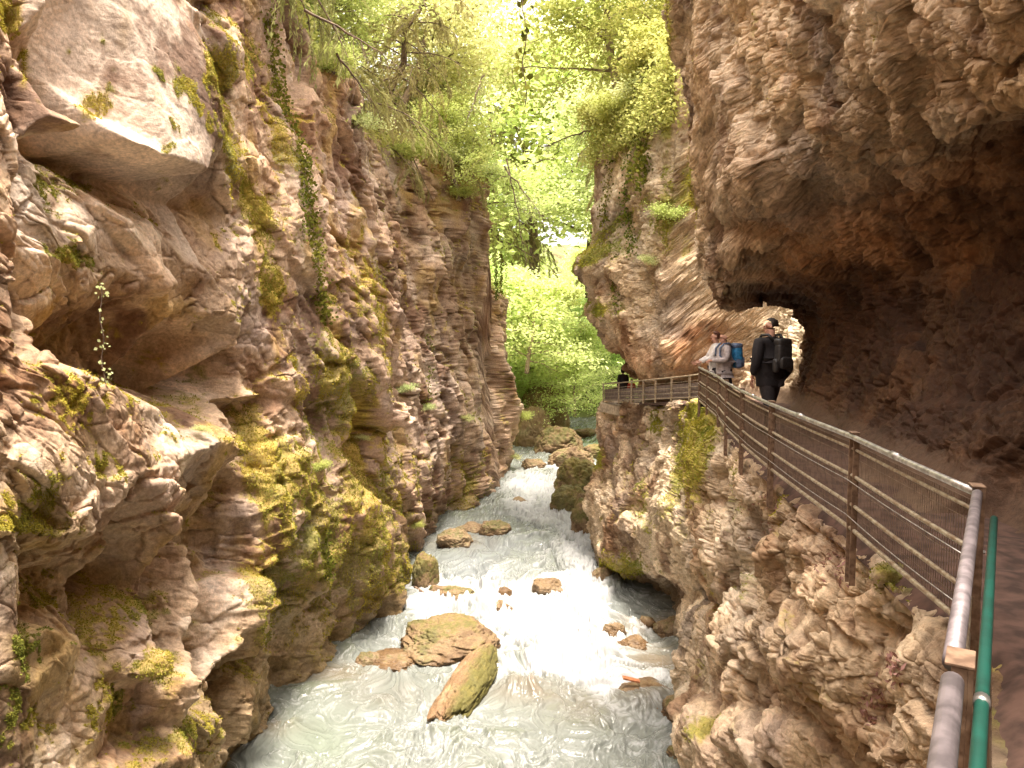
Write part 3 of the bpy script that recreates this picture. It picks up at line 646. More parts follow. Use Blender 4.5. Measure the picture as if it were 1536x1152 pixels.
def on_right(u, v):
    d = (RU - u) ** 2 + (RV - v) ** 2 + (RP[..., 1] < 2) * 1e9
    k = np.where(d < max(d.min() * 4, 9)); j = np.argmin(RP[..., 1][k] + d[k] * .05)
    i = (k[0][j], k[1][j]); return RP[i], RN[i]
# ================================================================ GROUND, RIVER, BOULDERS
RCY = [0, 46, 54, 62, 70, 78, 120]; RCX = [0, 2.6, 4.6, 7.6, 13, 24, 80]
def ground_h(x, y):
    yy = np.minimum(y, 78)
    cx = np.interp(yy, RCY, RCX); hw = np.interp(yy, [0, 44, 50, 60, 80], [9, 8, 4.2, 3.8, 4])
    d = np.abs(x - cx) - hw
    d2 = np.where(y > 66, np.minimum(np.abs(x - cx) * .0 + (y - 66 - np.maximum(x - 8, 0) * .6), 60), -9)
    d = np.maximum(d, d2 * .75)
    d = np.maximum(d, 0)
    h = np.interp(d, [0, 1.2, 4, 12, 30, 70, 400], [-10.2, -8.6, -6.9, -2.0, 10, 26, 40])
    return h
def build_ground():
    xs = np.concatenate([np.linspace(-400, -45, 14), np.linspace(-43, 60, 200), np.linspace(65, 400, 14)])
    ys = np.concatenate([np.linspace(-60, 40, 22), np.linspace(41, 110, 220), np.linspace(115, 600, 18)])
    Y, X = np.meshgrid(ys, xs, indexing='ij')
    Z = ground_h(X, Y)
    r = fbm2(X * .25, Y * .25, 5, 801)
    Z = Z + r * 1.6 * sstep(-9.8, -7.5, Z)
    Z = np.where(Y < 47, np.where((X > -9) & (X < 20), -11.9, -11.9), Z)
    P = np.stack([X, Y, Z], -1)
    med = fbm2(X * .9, Y * .9, 5, 811)
    C = np.broadcast_to(np.array((.10, .075, .035), np.float32), P.shape).copy()
    C = mixc(C, (.18, .23, .06), sstep(-.3, .2, med)); C = mixc(C, (.26, .20, .14), sstep(.35, .6, -med) * (Z < -5))
    me = mk_mesh('ground', P, sheet_quads(*X.shape)[:, ::-1], ROCKFAR); setcol(me, C)
    o = obj('ground', me); tag(o, 'wooded valley floor and slopes', 'ground', kind='structure')
build_ground()

# (u, v of the foot, width px, height px, depth/width, seed, turn, moss, wet, boxy, label)
BOULD = [
 (668, 992, 150, 74, .8, 1, .2, .65, .3, 2.2, 'large rounded mossy boulder with water pouring over its shoulder, middle of the near pool'),
 (585, 1003, 90, 26, .8, 4, .0, .1, .8, 2.4, 'low wet brown rock just left of the large mossy boulder'),
 (680, 903, 74, 28, .6, 5, .1, .4, .3, 2.4, 'flat tan rock beside the drift log below the left cliff'),
 (822, 890, 52, 26, .8, 6, .3, .0, .6, 2, 'peaked tan rock parting the white water in midstream'),
 (752, 918, 44, 22, .8, 7, .5, .0, .7, 2, 'small pale rock half drowned in foam left of the peaked one'),
 (757, 893, 26, 14, .8, 37, .5, .0, .7, 2, 'tiny pale stone showing above the foam upstream of the half drowned rock'),
 (742, 806, 44, 28, .7, 8, .1, .5, .3, 3, 'squared mossy block standing at the left edge of the rapids'),
 (680, 822, 50, 32, .8, 9, .4, .3, .3, 2.5, 'ochre rock leaning against the left cliff foot'),
 (705, 800, 50, 16, .7, 10, .2, .1, .3, 2.6, 'flat pink brown rock between the ochre rock and the squared block'),
 (636, 885, 44, 60, .8, 11, .6, 1.0, .2, 2.6, 'dark green mossy rock standing against the left cliff above the drift log'),
 (780, 755, 26, 9, .8, 12, .2, .1, .4, 2.2, 'little round stone alone in the far rapids'),
 (868, 742, 70, 60, .9, 13, .3, 1.2, .1, 2.5, 'big cushion shaped boulder fully covered in moss, right bank'),
 (845, 733, 30, 20, .9, 14, .3, .3, .4, 2.4, 'small brown stone touching the left side of the moss covered boulder'),
 (860, 703, 62, 34, .8, 15, .15, .4, .1, 4, 'flat topped tan slab behind the moss covered boulder'),
 (893, 802, 72, 62, .9, 16, .1, .8, .1, 3.2, 'large squared boulder with a mossy front below the right cliff'),
 (856, 768, 48, 42, .9, 17, .5, 1.1, .2, 2.4, 'mossy hump just left of the large squared boulder'),
 (908, 745, 34, 30, .9, 18, .9, .0, .1, 3.4, 'orange edged angular rock on the stony right bank'),
 (900, 722, 30, 14, .9, 19, .4, .0, .1, 2.8, 'pink stone on the right bank behind the angular rock'),
 (893, 690, 34, 22, .9, 20, .4, .7, .1, 2.6, 'mossy bank stone upstream of the moss covered boulder'),
 (905, 875, 36, 28, .9, 21, .4, .1, .4, 2.3, 'smooth brown boulder tucked against the foot of the right pillar'),
 (1015, 950, 52, 26, .8, 22, .5, .3, .6, 3, 'dark angular rock in front of the low cave'),
 (972, 935, 26, 12, .8, 23, .2, .0, .7, 2.4, 'small wet brown rock left of the dark angular one'),
 (925, 950, 34, 20, .8, 24, .7, .0, .7, 2.3, 'reddish wet rock on the edge of the white water'),
 (952, 977, 62, 24, .8, 25, .1, .0, .8, 2.2, 'shining wet brown rock with water sliding over it'),
 (985, 1068, 120, 30, .9, 26, .1, .0, .9, 2.0, 'broad submerged brown rock carrying the orange plank'),
 (1035, 1080, 70, 50, .9, 27, .4, .6, .3, 2.6, 'pale mossy boulder against the foot of the near right cliff'),
 (1040, 1150, 80, 34, .8, 28, .2, .8, .2, 2.6, 'low ochre rock at the bottom edge below the right cliff'),
 (550, 1000, 40, 22, .8, 29, .7, .2, .6, 3, 'dark grey stone wedged under the left cliff'),
 (838, 682, 74, 50, .9, 30, .3, .7, .1, 2.4, 'great rounded far boulder with moss streaks where the river bends'),
 (800, 672, 50, 62, .9, 31, .2, .1, .1, 2.6, 'pinkish far rock leaning behind the end of the left cliff'),
 (812, 655, 70, 82, .9, 32, .1, .4, .0, 3.0, 'stepped brown outcrop rising behind the pinkish far rock'),
 (880, 655, 40, 14, .9, 33, .1, .6, .1, 2.6, 'low mossy stones across the far pool'),
 (800, 705, 40, 16, .9, 34, .3, .1, .2, 3, 'pale broken stone at the foot of the far left pillar'),
]
from mathutils import noise as _mn
import bmesh
def ico(level):
    bm = bmesh.new(); bmesh.ops.create_icosphere(bm, subdivisions=level, radius=1)
    V = np.array([v.co[:] for v in bm.verts]); Fc = np.array([[v.index for v in f.verts] for f in bm.faces]); bm.free(); return V, Fc
ICO5 = ico(6); ICO4 = ico(4)
def rock_shape(D, seed, boxy=2.5, npl=14, tight=34):
    r_ = np.random.default_rng(seed * 31 + 5)
    nr = r_.normal(size=(npl, 3)); nr /= np.linalg.norm(nr, axis=1, keepdims=True)
    ds = r_.uniform(.72, 1.0, npl)
    dot = np.maximum(D @ nr.T, 1e-3) / ds
    k = tight
    rad = 1 / (np.sum(dot ** k, 1) ** (1 / k))
    box = 1 / (np.sum(np.abs(D) ** boxy, 1) ** (1 / boxy))
    rad = np.minimum(rad, 1.35) * .55 + box * .45
    P = D * rad[:, None]
    n = fbm3(P[:, 0] * 2 + seed, P[:, 1] * 2, P[:, 2] * 2, 5, seed, .55)
    n2 = np.abs(fbm3(P[:, 0] * 1.3 + seed, P[:, 1] * 1.3, P[:, 2] * 3.3, 4, seed + 50))
    n3 = fbm3(P[:, 0] * 6 + seed, P[:, 1] * 6, P[:, 2] * 6, 4, seed + 90, .6)
    P = P * (1 + n * .26 + n3 * .05 - np.clip(.06 - n2, 0, 1) * 1.6)[:, None]
    return P
def boulder_mesh(seed, dims, moss, wet, boxy, waterz, level=5):
    D, Fc = ICO5 if level == 5 else ICO4
    P = rock_shape(D, seed, boxy) * np.array(dims) / 2
    me = mk_mesh('boulder', P, Fc, BOULDER, True, 3)
    nz = P[:, 2] / (dims[2] / 2)
    n = fbm3(P[:, 0] * 1.8, P[:, 1] * 1.8, P[:, 2] * 1.8, 5, seed + 7, .6); n2 = vn3(P[:, 0] * 12, P[:, 1] * 12, P[:, 2] * 12, seed)
    C = np.broadcast_to(np.array((.34, .245, .15), np.float32), P.shape).copy()
    C = mixc(C, (.50, .40, .29), sstep(0, .5, n)); C = mixc(C, (.20, .13, .08), sstep(.05, .5, -n))
    mm = sstep(.35, .9, moss * .62 + n * 1.1 + nz * .35 + n2 * .25 - .05)
    mc = np.array((.27, .235, .05)) + (np.array((.13, .145, .035)) - np.array((.27, .235, .05))) * sstep(-.3, .4, n + n2 * .4)[:, None]
    C = C + (mc * (.9 + .5 * n2[:, None]) - C) * (mm * .8)[:, None]
    wz = sstep(waterz + .28, waterz + .05, P[:, 2] + n * .3)
    C = mixc(C, (.15, .085, .04), np.maximum(wz * .8, wet * .5))
    C = C * np.array((.72, .68, .62))
    setcol(me, np.concatenate([np.clip(C, .01, .9), np.clip(np.maximum(wz, wet), 0, 1)[:, None]], -1))
    return me
BPOS = []
for (u, v, wp, hp, dr, sd, rz, moss, wet, boxy, lab) in BOULD:
    q = onwater(u, v); y = q.y; w_ = wp / F * y; h_ = hp / F * y
    D_ = w_ * dr; h_ = max(h_ - D_ * (-q.z / y) * .7, .30 * h_)
    sink = max(.35, h_ * .45); H = h_ + sink
    me = boulder_mesh(sd, (w_ * 1.05, D_, H * 1.15), moss, wet, boxy, -H / 2 + sink, 5 if wp > 30 else 4)
    o = obj('boulder', me); o.location = (q.x, y + D_ * .45, q.z + h_ * .92 - H / 2); o.rotation_euler = (0, 0, (rz - .3) * .8)
    tag(o, lab, 'boulder', 'boulders in the river and along its banks'); BPOS.append((q.x, y + D_ * .45, w_ * .55, D_ * .55))
# the long slab leaning against the large mossy boulder
def slab():
    D, Fc = ICO5
    P = rock_shape(D, 77, 4.0, 18) * np.array((1.2, 4.6, 1.05)) / 2
    P[:, 2] += .05 * P[:, 1]
    P[:, 0] *= (1 - .22 * (P[:, 2] > 0) * sstep(0, .5, P[:, 2]))
    me = mk_mesh('boulder', P, Fc, BOULDER, True, 3)
    n = fbm3(P[:, 0] * 1.8, P[:, 1] * 1.8, P[:, 2] * 1.8, 5, 9, .6); n2 = vn3(P[:, 0] * 12, P[:, 1] * 12, P[:, 2] * 12, 3)
    C = np.broadcast_to(np.array((.30, .19, .11), np.float32), P.shape).copy()
    C = mixc(C, (.48, .36, .26), sstep(0, .5, n))
    side = sstep(.0, .35, P[:, 0] * .9 + n * .4)
    C = mixc(C, (.13, .135, .03), side * .85); C = mixc(C, (.24, .20, .05), sstep(.1, .5, n + n2 * .3) * .5)
    wz = sstep(-.1, -.35, P[:, 2] + n * .2); C = mixc(C, (.13, .08, .04), wz * .7)
    C = C * np.array((.72, .68, .62))
    setcol(me, np.concatenate([C, np.maximum(wz, .35)[:, None]], -1))
    a = onwater(662, 1078); b = onwater(735, 985); m = (a + b) / 2
    o = obj('boulder', me); o.location = (m.x, m.y, m.z + .0); o.rotation_euler = (0, -.10, -math.atan2(b.x - a.x, b.y - a.y))
    o.scale = (1, (b - a).length / 4.2, 1)
    tag(o, 'long narrow mossy slab pointing at the viewer, right of the large rounded boulder', 'boulder', 'boulders in the river and along its banks')
    for t in (.1, .35, .6, .85): BPOS.append((a.x + (b.x - a.x) * t, a.y + (b.y - a.y) * t, .6, .6))
slab()

def water_mat():
    m, nt, b = new_mat('river_water'); L = nt.links.new
    a = nd(nt, 'ShaderNodeAttribute', attribute_name='col')
    L(a.outputs['Color'], b.inputs['Base Color'])
    r = nd(nt, 'ShaderNodeMapRange'); r.inputs['To Min'].default_value = .10; r.inputs['To Max'].default_value = .75
    L(a.outputs['Alpha'], r.inputs['Value']); L(r.outputs['Result'], b.inputs['Roughness'])
    b.inputs['IOR'].default_value = 1.33
    tc = nd(nt, 'ShaderNodeTexCoord'); n = nd(nt, 'ShaderNodeTexNoise'); n.inputs['Scale'].default_value = 9; n.inputs['Detail'].default_value = 6; n.inputs['Distortion'].default_value = .8
    mp = nd(nt, 'ShaderNodeMapping'); mp.inputs['Scale'].default_value = (1, .6, 1); mp.inputs['Rotation'].default_value = (0, 0, .25)
    L(tc.outputs['Object'], mp.inputs['Vector']); L(mp.outputs['Vector'], n.inputs['Vector'])
    bp = nd(nt, 'ShaderNodeBump'); bp.inputs['Strength'].default_value = .35; bp.inputs['Distance'].default_value = .05
    L(n.outputs['Fac'], bp.inputs['Height']); L(bp.outputs['Normal'], b.inputs['Normal'])
    return m
WATER = water_mat()
FOAM = [(850, 950, 80, 60, .9), (800, 920, 90, 40, .6), (800, 780, 60, 60, .35), (850, 715, 60, 20, .5), (700, 870, 90, 30, .3), (950, 1000, 60, 20, .3), (880, 870, 40, 60, .9), (860, 820, 50, 30, .5), (640, 915, 50, 22, 1.0), (700, 880, 60, 20, .6), (760, 905, 40, 20, .6), (810, 735, 60, 16, .8), (790, 765, 60, 14, .5), (850, 1000, 70, 24, .9), (770, 720, 30, 12, .5), (830, 780, 40, 14, .5), (720, 960, 30, 16, .3),
        (900, 1030, 60, 24, .6), (960, 1020, 60, 12, .5), (940, 960, 60, 20, .3), (780, 1010, 30, 14, .4), (720, 1005, 30, 12, .5), (640, 1120, 90, 30, .45), (540, 1070, 60, 20, .2), (880, 1070, 40, 12, .5), (1010, 1110, 60, 20, .25), (750, 1140, 80, 20, .3), (860, 700, 30, 8, .5), (690, 935, 40, 10, .6),
        (700, 825, 60, 22, -.5), (760, 820, 60, 20, -.35), (840, 1080, 60, 40, -.35), (470, 1100, 60, 40, -.25), (800, 1040, 60, 16, -.5), (1000, 985, 50, 20, -.5), (880, 665, 30, 8, -.9), (600, 1020, 60, 12, -.3)]
def build_water():
    n, m = 900, 640
    ys = np.concatenate([np.linspace(2, 10, 40), 1 / np.linspace(1 / 10.1, 1 / 92, n - 40)])
    xl = np.interp(ys, LY + [56, 60, 70, 92], [x - 1.6 for x in LX[:-3]] + [-4, -6, -8] + [-6, -3, 0, 10]) if False else np.interp(ys, [2, 9, 15, 20, 25, 32, 37, 42, 46, 60, 92], [-9.5, -9, -8.5, -7.5, -6.3, -6.0, -5, -4, -3, -2, 0])
    xr = np.interp(ys, [2, 9, 16, 17.5, 20, 30, 34, 46, 60, 92], [3.5, 4, 5, 7, 7.5, 6.5, 9, 12, 26, 70])
    t = np.linspace(0, 1, m)
    X = xl[:, None] + (xr - xl)[:, None] * t[None]; Y = np.repeat(ys[:, None], m, 1)
    Z = zw(Y)
    U, V = proj(np.stack([X, Y, Z], -1))
    foam0 = rbf(U, V, FOAM)
    # flow frame, curled by a slow swirl
    wx = fbm2(X * .35, Y * .25, 3, 901) * 2.2; wy = fbm2(X * .35 + 5, Y * .25, 3, 903) * 2.2
    A = X + wx; B = Y + wy
    wx2 = fbm2(A * 1.1, B * .7, 3, 905) * .9; wy2 = fbm2(A * 1.1 + 9, B * .7, 3, 907) * .9
    A2 = A + wx2; B2 = B + wy2
    big = fbm2(A * .45, B * .35, 3, 911); med = fbm2(A2 * 1.5, B2 * .9, 4, 913, .6); fin = fbm2(A2 * 6, B2 * 4, 4, 915, .65)
    ridg = 1 - np.abs(fbm2(A2 * 2.2, B2 * 1.4, 4, 917, .6)) * 4.5
    ridf = 1 - np.abs(fbm2(A2 * 5.5, B2 * 3.6, 3, 919, .6)) * 4.5
    Zd = Z + big * .42 + med * (.20 + .22 * np.clip(foam0, 0, 1)) + fin * (.05 + .08 * np.clip(foam0, 0, 1)) + np.clip(foam0, 0, 1.2) * (np.clip(ridg, 0, 1) * .16 + np.clip(ridf, 0, 1) * .03)
    Zd += rbf(U, V, [(985, 1050, 55, 16, .45), (790, 1030, 40, 10, .3), (830, 870, 60, 12, .25), (860, 1010, 30, 8, -.3), (760, 990, 60, 12, .2), (930, 1090, 30, 8, -.25), (700, 905, 80, 8, .2)])
    near = np.zeros_like(X)
    for (bx, by, bw, bd) in BPOS:
        d = np.sqrt(((X - bx) / (bw + .15)) ** 2 + ((Y - by) / (bd + .15)) ** 2)
        near = np.maximum(near, np.exp(-((d - 1.0) / .28) ** 2))
        tail = np.exp(-((X - bx) / (bw * .9)) ** 2) * sstep(by - bd * 4.5 - 1.2, by - bd, Y) * (Y < by)
        near = np.maximum(near, tail * .35)
    shore = 0
    foam = foam0 * .95 + near * .45 + med * .55 + fin * .35 + (ridg * .14 + ridf * .16) - .12
    Fm = sstep(.28, 1.1, foam)
    veins = sstep(.55, 1.05, ridf + fin * .9) * .34 + sstep(.7, 1.05, ridg + fin * .8) * .22
    Fm = np.clip(np.maximum(Fm, veins * sstep(-.25, .25, foam0 + med * .8 + .12)), 0, 1)
    C = np.broadcast_to(np.array((.165, .175, .16), np.float32), X.shape + (3,)).copy()
    C = mixc(C, (.11, .12, .085), sstep(.0, .5, big + med * .5) * .8)
    C = mixc(C, (.16, .11, .065), rbf(U, V, [(790, 1035, 60, 16, .7), (990, 990, 60, 20, .8), (985, 1045, 50, 16, .7), (480, 1010, 60, 16, .8), (400, 1090, 50, 14, .7), (880, 1060, 60, 30, .35), (1000, 930, 60, 14, .6), (690, 815, 60, 12, .6), (880, 905, 20, 10, .4), (580, 1040, 60, 20, .3), (930, 940, 60, 16, .3)]) * (.7 + med))
    C = mixc(C, (.17, .22, .14), rbf(U, V, [(880, 662, 50, 14, .8), (480, 1110, 70, 50, .3)]))
    C = mixc(C, (.17, .185, .20), rbf(U, V, [(710, 850, 70, 40, .6), (780, 800, 60, 30, .5), (900, 900, 60, 20, .3)]))
    C = C * (1 + .25 * fin)[..., None]
    C = mixc(C, (.40, .40, .405), Fm)
    P = np.stack([X, Y, Zd], -1)
    me = mk_mesh('river', P, sheet_quads(n, m)[:, ::-1], WATER)
    setcol(me, np.concatenate([C, Fm[..., None]], -1))
    o = obj('river', me); tag(o, 'foaming grey green river rushing through the gorge', 'river', kind='structure')
build_water()
def bar(name, a, b, r, mat, lab, cat, n=7):
    m = MB(); a = Vector(a); b = Vector(b); k = 9; pts = []; rr = []
    for i in range(k):
        t = i / (k - 1); p = a.lerp(b, t); pts.append(p + Vector((random.uniform(-1, 1), 0, random.uniform(-1, 1))) * r * .25); rr.append(r * (1 - .3 * t + random.uniform(-.1, .1)))
    m.tube(pts, rr, n); o = m.build(name, mat, None, True); tag(o, lab, cat); return o
BARKD = plain('weathered_wood', (.20, .13, .09), .8, 0, .5, 12, .5)
ORWOOD = plain('orange_wood', (.50, .18, .08), .6, 0, .3, 9, .3)
q = onwater(642, 898); bar('drift_log', (q.x, q.y, q.z + .1), tuple(at(622, 880, q.y + .6)), .06, BARKD, 'thin drift log resting at the water edge below the left cliff', 'log')
q = onwater(962, 1050)
m_ = MB(); a_ = Vector((q.x, q.y + .3, q.z + .35)); b_ = at(934, 1016, q.y + .3)
d_ = (b_ - a_); m_.box((a_ + b_) / 2, (.16, .05, d_.length), tilt=d_.to_track_quat('Z', 'Y').to_matrix())
tag(m_.build('plank', ORWOOD, None, False, .008), 'short orange plank sticking up out of the submerged rock', 'plank')
# ================================================================ PATH, RAILINGS
RUST = plain('rusty_steel', (.27, .17, .11), .75, .2, .45, 25, .3, (.14, .08, .05))
GALV = plain('galvanised_steel', (.50, .47, .45), .38, .75, .35, 18, .12)
GALVD = plain('dull_grey_pipe', (.24, .20, .21), .5, .35, .35, 16, .25)
PAINT = plain('worn_rail_paint', (.44, .37, .27), .5, .35, .5, 22, .2, (.24, .16, .10))
GREEN = plain('green_enamel', (.010, .075, .055), .45, 0, .3, 14, .15, (.01, .055, .04))
WIRE = plain('wire_mesh', (.24, .17, .12), .6, .5, .3, 15, 0)
DIRT = plain('trodden_earth', (.11, .06, .045), .95, 0, .45, 7, .6)
CONC = plain('concrete', (.42, .33, .24), .85, 0, .3, 9, .4)
SHEETM = plain('grey_infill', (.20, .155, .14), .7, .1, .3, 8, .2)
def build_path():
    ys = np.concatenate([np.linspace(-4, 17, 260), np.linspace(17.1, 33, 120)])
    ky = [k[0] for k in RK]; xe = np.interp(ys, ky, [k[1] for k in RK]) + .10; xi = np.interp(ys, ky, [k[3] for k in RK]) + .1; zf = np.interp(ys, ky, [k[2] for k in RK])
    m = 60; t = np.linspace(0, 1, m); X = xe[:, None] + (xi - xe)[:, None] * t; Y = np.repeat(ys[:, None], m, 1)
    Z = zf[:, None] + .03 + fbm2(X * 2.2, Y * 2.2, 4, 1001) * .05 - sstep(.12, 0, np.repeat(t[None], len(ys), 0)) * .12
    me = mk_mesh('path', np.stack([X, Y, Z], -1), sheet_quads(*X.shape)[:, ::-1], DIRT)
    o = obj('path', me); tag(o, 'trodden earth path under the rock roof', 'path', kind='structure')
build_path()
NEARP = [(-.5, -.7), (1.08, 1.75), (2.37, 3.74), (2.64, 5.69), (2.88, 8.2), (3.11, 10), (3.36, 11.6), (3.63, 13), (3.88, 14.7), (4.1, 16.2)]
ZT = -.83
def railing():
    R = empty('railing', (2.37, 3.74, -1.8)); inv = Vector(R.location)
    tag(R, 'rusty posted railing with steel bars and wire mesh running along the near path edge', 'railing')
    def bld(m, name, mat, smooth=True, bevel=0, par=None):
        m.v = [tuple(Vector(p) - inv) for p in m.v]; return m.build(name, mat, par or R, smooth, bevel)
    for i, (x, y) in enumerate(NEARP[1:]):
        i += 1
        x0, y0 = NEARP[i - 1]; x1, y1 = NEARP[min(i + 1, len(NEARP) - 1)]; a = math.atan2(y1 - y0, x1 - x0)
        m = MB(); top = ZT + .03; bot = -1.95 - random.uniform(0, .08)
        wd = .105
        if i == 1: a = math.atan2(2, 1.3)
        for k, (ox, d) in enumerate([(0, (.012, wd)), (.0, (.05, .012))]):
            pass
        R3 = Matrix.Rotation(a, 3, 'Z')
        def P(dx, dy, sz, z): m.box(Vector((x, y, z)) + R3 @ Vector((dx, dy, 0)), sz, a)
        P(0, -.035, (wd, .012, top - bot), (top + bot) / 2)            # channel section: web and two flanges
        P(-wd / 2 + .006, -.012, (.012, .035, top - bot), (top + bot) / 2)
        P(wd / 2 - .006, -.012, (.012, .035, top - bot), (top + bot) / 2)
        P(0, -.012, (wd + .006, .062, .008), top + .004)
        o = bld(m, 'post', RUST, False, .002)
        b = MB(); 
        for z in (-1.14,): b.tube([Vector((x, y, z)) + R3 @ Vector((0, -.04, 0)), Vector((x, y, z)) + R3 @ Vector((0, -.06, 0))], .011, 6)
        bo = b; bo.v = [tuple(Vector(p) - inv) for p in bo.v]; bo.build('bolt', GALV, o)
    def run(name, z, r, mat, idx, sag=0, off=0):
        m = MB(); pts = []
        for j in range(len(idx) - 1):
            a = Vector((*NEARP[idx[j]], z)); b = Vector((*NEARP[idx[j + 1]], z)); nrm = Vector((-(b - a).y, (b - a).x, 0)).normalized() * off
            for t in np.linspace(0, 1, 9)[:-1]:
                pts.append(a.lerp(b, t) + Vector((0, 0, -sag * math.sin(math.pi * t))) + nrm)
        pts.append(b + nrm); m.tube(pts, r, 8); return bld(m, name, mat)
    I = list(range(2, 10))
    tr = run('top_rail', ZT, .022, GALV, I, .004)
    for k in range(2, 9):
        s = MB(); a = Vector((*NEARP[k], ZT)); b = Vector((*NEARP[k + 1], ZT))
        s.tube([a.lerp(b, .52), a.lerp(b, .58)], .027, 8)
        s.v = [tuple(Vector(p) - inv) for p in s.v]; s.build('sleeve', GALV, tr, True)
    run('rail', -.93, .012, PAINT, I, .004, -.02)
    run('rail', -1.14, .015, PAINT, I, .008, -.02)
    run('rail', -1.37, .015, PAINT, I, .006, -.02)
    run('rail', -1.56, .017, PAINT, I, .002, -.02)
    run('wire', -1.165, .0032, GALV, I, .010, .03)
    run('wire', -1.44, .0032, GALV, I, .018, .03)
    # wire mesh bays
    for j in range(2, 9):
        a = Vector((*NEARP[j], 0)); b = Vector((*NEARP[j + 1], 0)); d = b - a; nrm = Vector((-d.y, d.x, 0)).normalized() * -.045
        L_ = d.length; n = int(L_ / .032); m = MB()
        for k in range(1, n):
            p = a.lerp(b, k / n) + nrm; m.tube([p + Vector((0, 0, -.90)), p + Vector((0, 0, -1.57))], .0026, 4, False)
        for z in (-.90, -1.01, -1.25, -1.46, -1.57): m.tube([a + nrm + Vector((0, 0, z)), b + nrm + Vector((0, 0, z))], .0025, 4, False)
        bld(m, 'wire_panel', WIRE, False)
    # near length: thick grey handrail on the slanting bay that passes under the viewer
    m = MB(); m.tube([(-.5, -.7, ZT), (.2, .4, ZT), (1.04, 1.69, ZT)], .025, 16); bld(m, 'handrail', GALVD)
    m = MB(); m.tube([(1.10, 1.79, ZT), (1.7, 2.7, ZT), (2.36, 3.70, ZT)], .024, 16); bld(m, 'handrail', GALVD)
    for z in (-1.14, -1.37, -1.56): run('rail', z, .015, PAINT, [0, 1, 2], .004, .0)
    a = Vector((-.5, -.7, 0)); b = Vector((2.37, 3.74, 0)); d = b - a; nrm = Vector((-d.y, d.x, 0)).normalized() * -.075; m = MB(); n = int(d.length / .032)
    for k in range(1, n):
        p = a.lerp(b, k / n) + nrm; m.tube([p + Vector((0, 0, -.90)), p + Vector((0, 0, -1.57))], .0026, 4, False)
    bld(m, 'wire_panel', WIRE, False)
    m = MB(); g0 = at(1491, 778, 3.5); g1 = at(1466, 1152, 1.45); e = g1 + (g1 - g0) * .5
    m.tube([g0, g0.lerp(g1, .5), g1, e], .016, 12); g = bld(m, 'green_pipe', GREEN)
    m = MB(); c0 = g0.lerp(g1, .86); c1 = g0.lerp(g1, .875); m.tube([c0, c1], .0185, 12); m.v = [tuple(Vector(p) - inv) for p in m.v]; m.build('collar', GALV, g, True)
railing()
def edging():
    m = MB(); pts = [(-.6, -1.2), (1.9, 2.75), (2.95, 4.4)]
    for (a, b) in zip(pts[:-1], pts[1:]):
        a = Vector((*a, -1.66)); b = Vector((*b, -1.66)); d = b - a
        m.box((a + b) / 2 + Vector((.16, -.1, 0)), (d.length, .05, .12), math.atan2(d.y, d.x))
    o = m.build('edging_board', plain('old_board', (.28, .19, .12), .85, 0, .4, 10, .4), None, False, .006); tag(o, 'old board lying along the foot of the railing at the bottom right', 'board')
edging()
FARU = [(905, 576, 604), (928, 574.5, 604), (947, 572.5, 604), (965, 570.5, 604), (983, 569, 603), (1007, 566.5, 602), (1034, 563.5, 601.5), (1052, 561, 601)]
def far_railing():
    R = empty('railing', at(905, 604, 29.4)); inv = Vector(R.location)
    tag(R, 'thin far railing round the ledge below the overhanging rock', 'railing')
    tops = []; bots = []
    for (u, v0, v1) in FARU:
        y = 1 / np.interp(u, [905, 1052], [1 / 29.4, 1 / 20.8]); tops.append(at(u, v0, y)); bots.append(at(u, v1, y))
    back0 = tops[0] + Vector((1.1, 1.7, 0)); backb = bots[0] + Vector((1.1, 1.7, 0))
    tops = [back0] + tops; bots = [backb] + bots
    for a, b in zip(tops, bots):
        m = MB(); m.box((a + b) / 2 - inv, (.055, .055, (a - b).z + .05)); m.build('post', PAINT, R, False)
    for f, r in ((0, .022), (.22, .010), (.45, .010), (.66, .010), (.86, .016)):
        m = MB(); m.tube([a.lerp(b, f) - inv for a, b in zip(tops, bots)], r, 6); m.build('top_rail' if f == 0 else 'rail', PAINT, R, True)
    for j in range(len(tops) - 1):
        a0, a1, b0, b1 = tops[j], tops[j + 1], bots[j], bots[j + 1]; m = MB(); off = Vector((.05, .06, 0)) - inv
        for k in range(4):
            f0 = .30 + k * .155; f1 = f0 + .14
            q = [a0.lerp(b0, f0), a1.lerp(b1, f0), a1.lerp(b1, f1), a0.lerp(b0, f1)]; q = [p + off for p in q]
            m.add(q + [p + Vector((.02, .03, 0)) for p in q], [(0, 1, 2, 3), (7, 6, 5, 4), (0, 4, 5, 1), (1, 5, 6, 2), (2, 6, 7, 3), (3, 7, 4, 0)])
        m.build('infill_panel', SHEETM, R, False)
    # the concrete ledge under its free corner
    a = at(903, 606, 29.2); b = at(945, 609, 27.2); d = b - a; c = (a + b) / 2 + Vector((.9, .55, -.22))
    ang = math.atan2(d.y, d.x)
    s = MB(); s.box(c, (d.length + .2, 2.0, .36), ang); o = s.build('ledge', CONC, None, False, .02); tag(o, 'concrete ledge carrying the corner of the far railing', 'ledge')
    s = MB(); s.box(c + Vector((.1, .15, -.40)), (d.length - .2, 1.7, .42), ang); s.build('beam', CONC, o, False, .02)
far_railing()
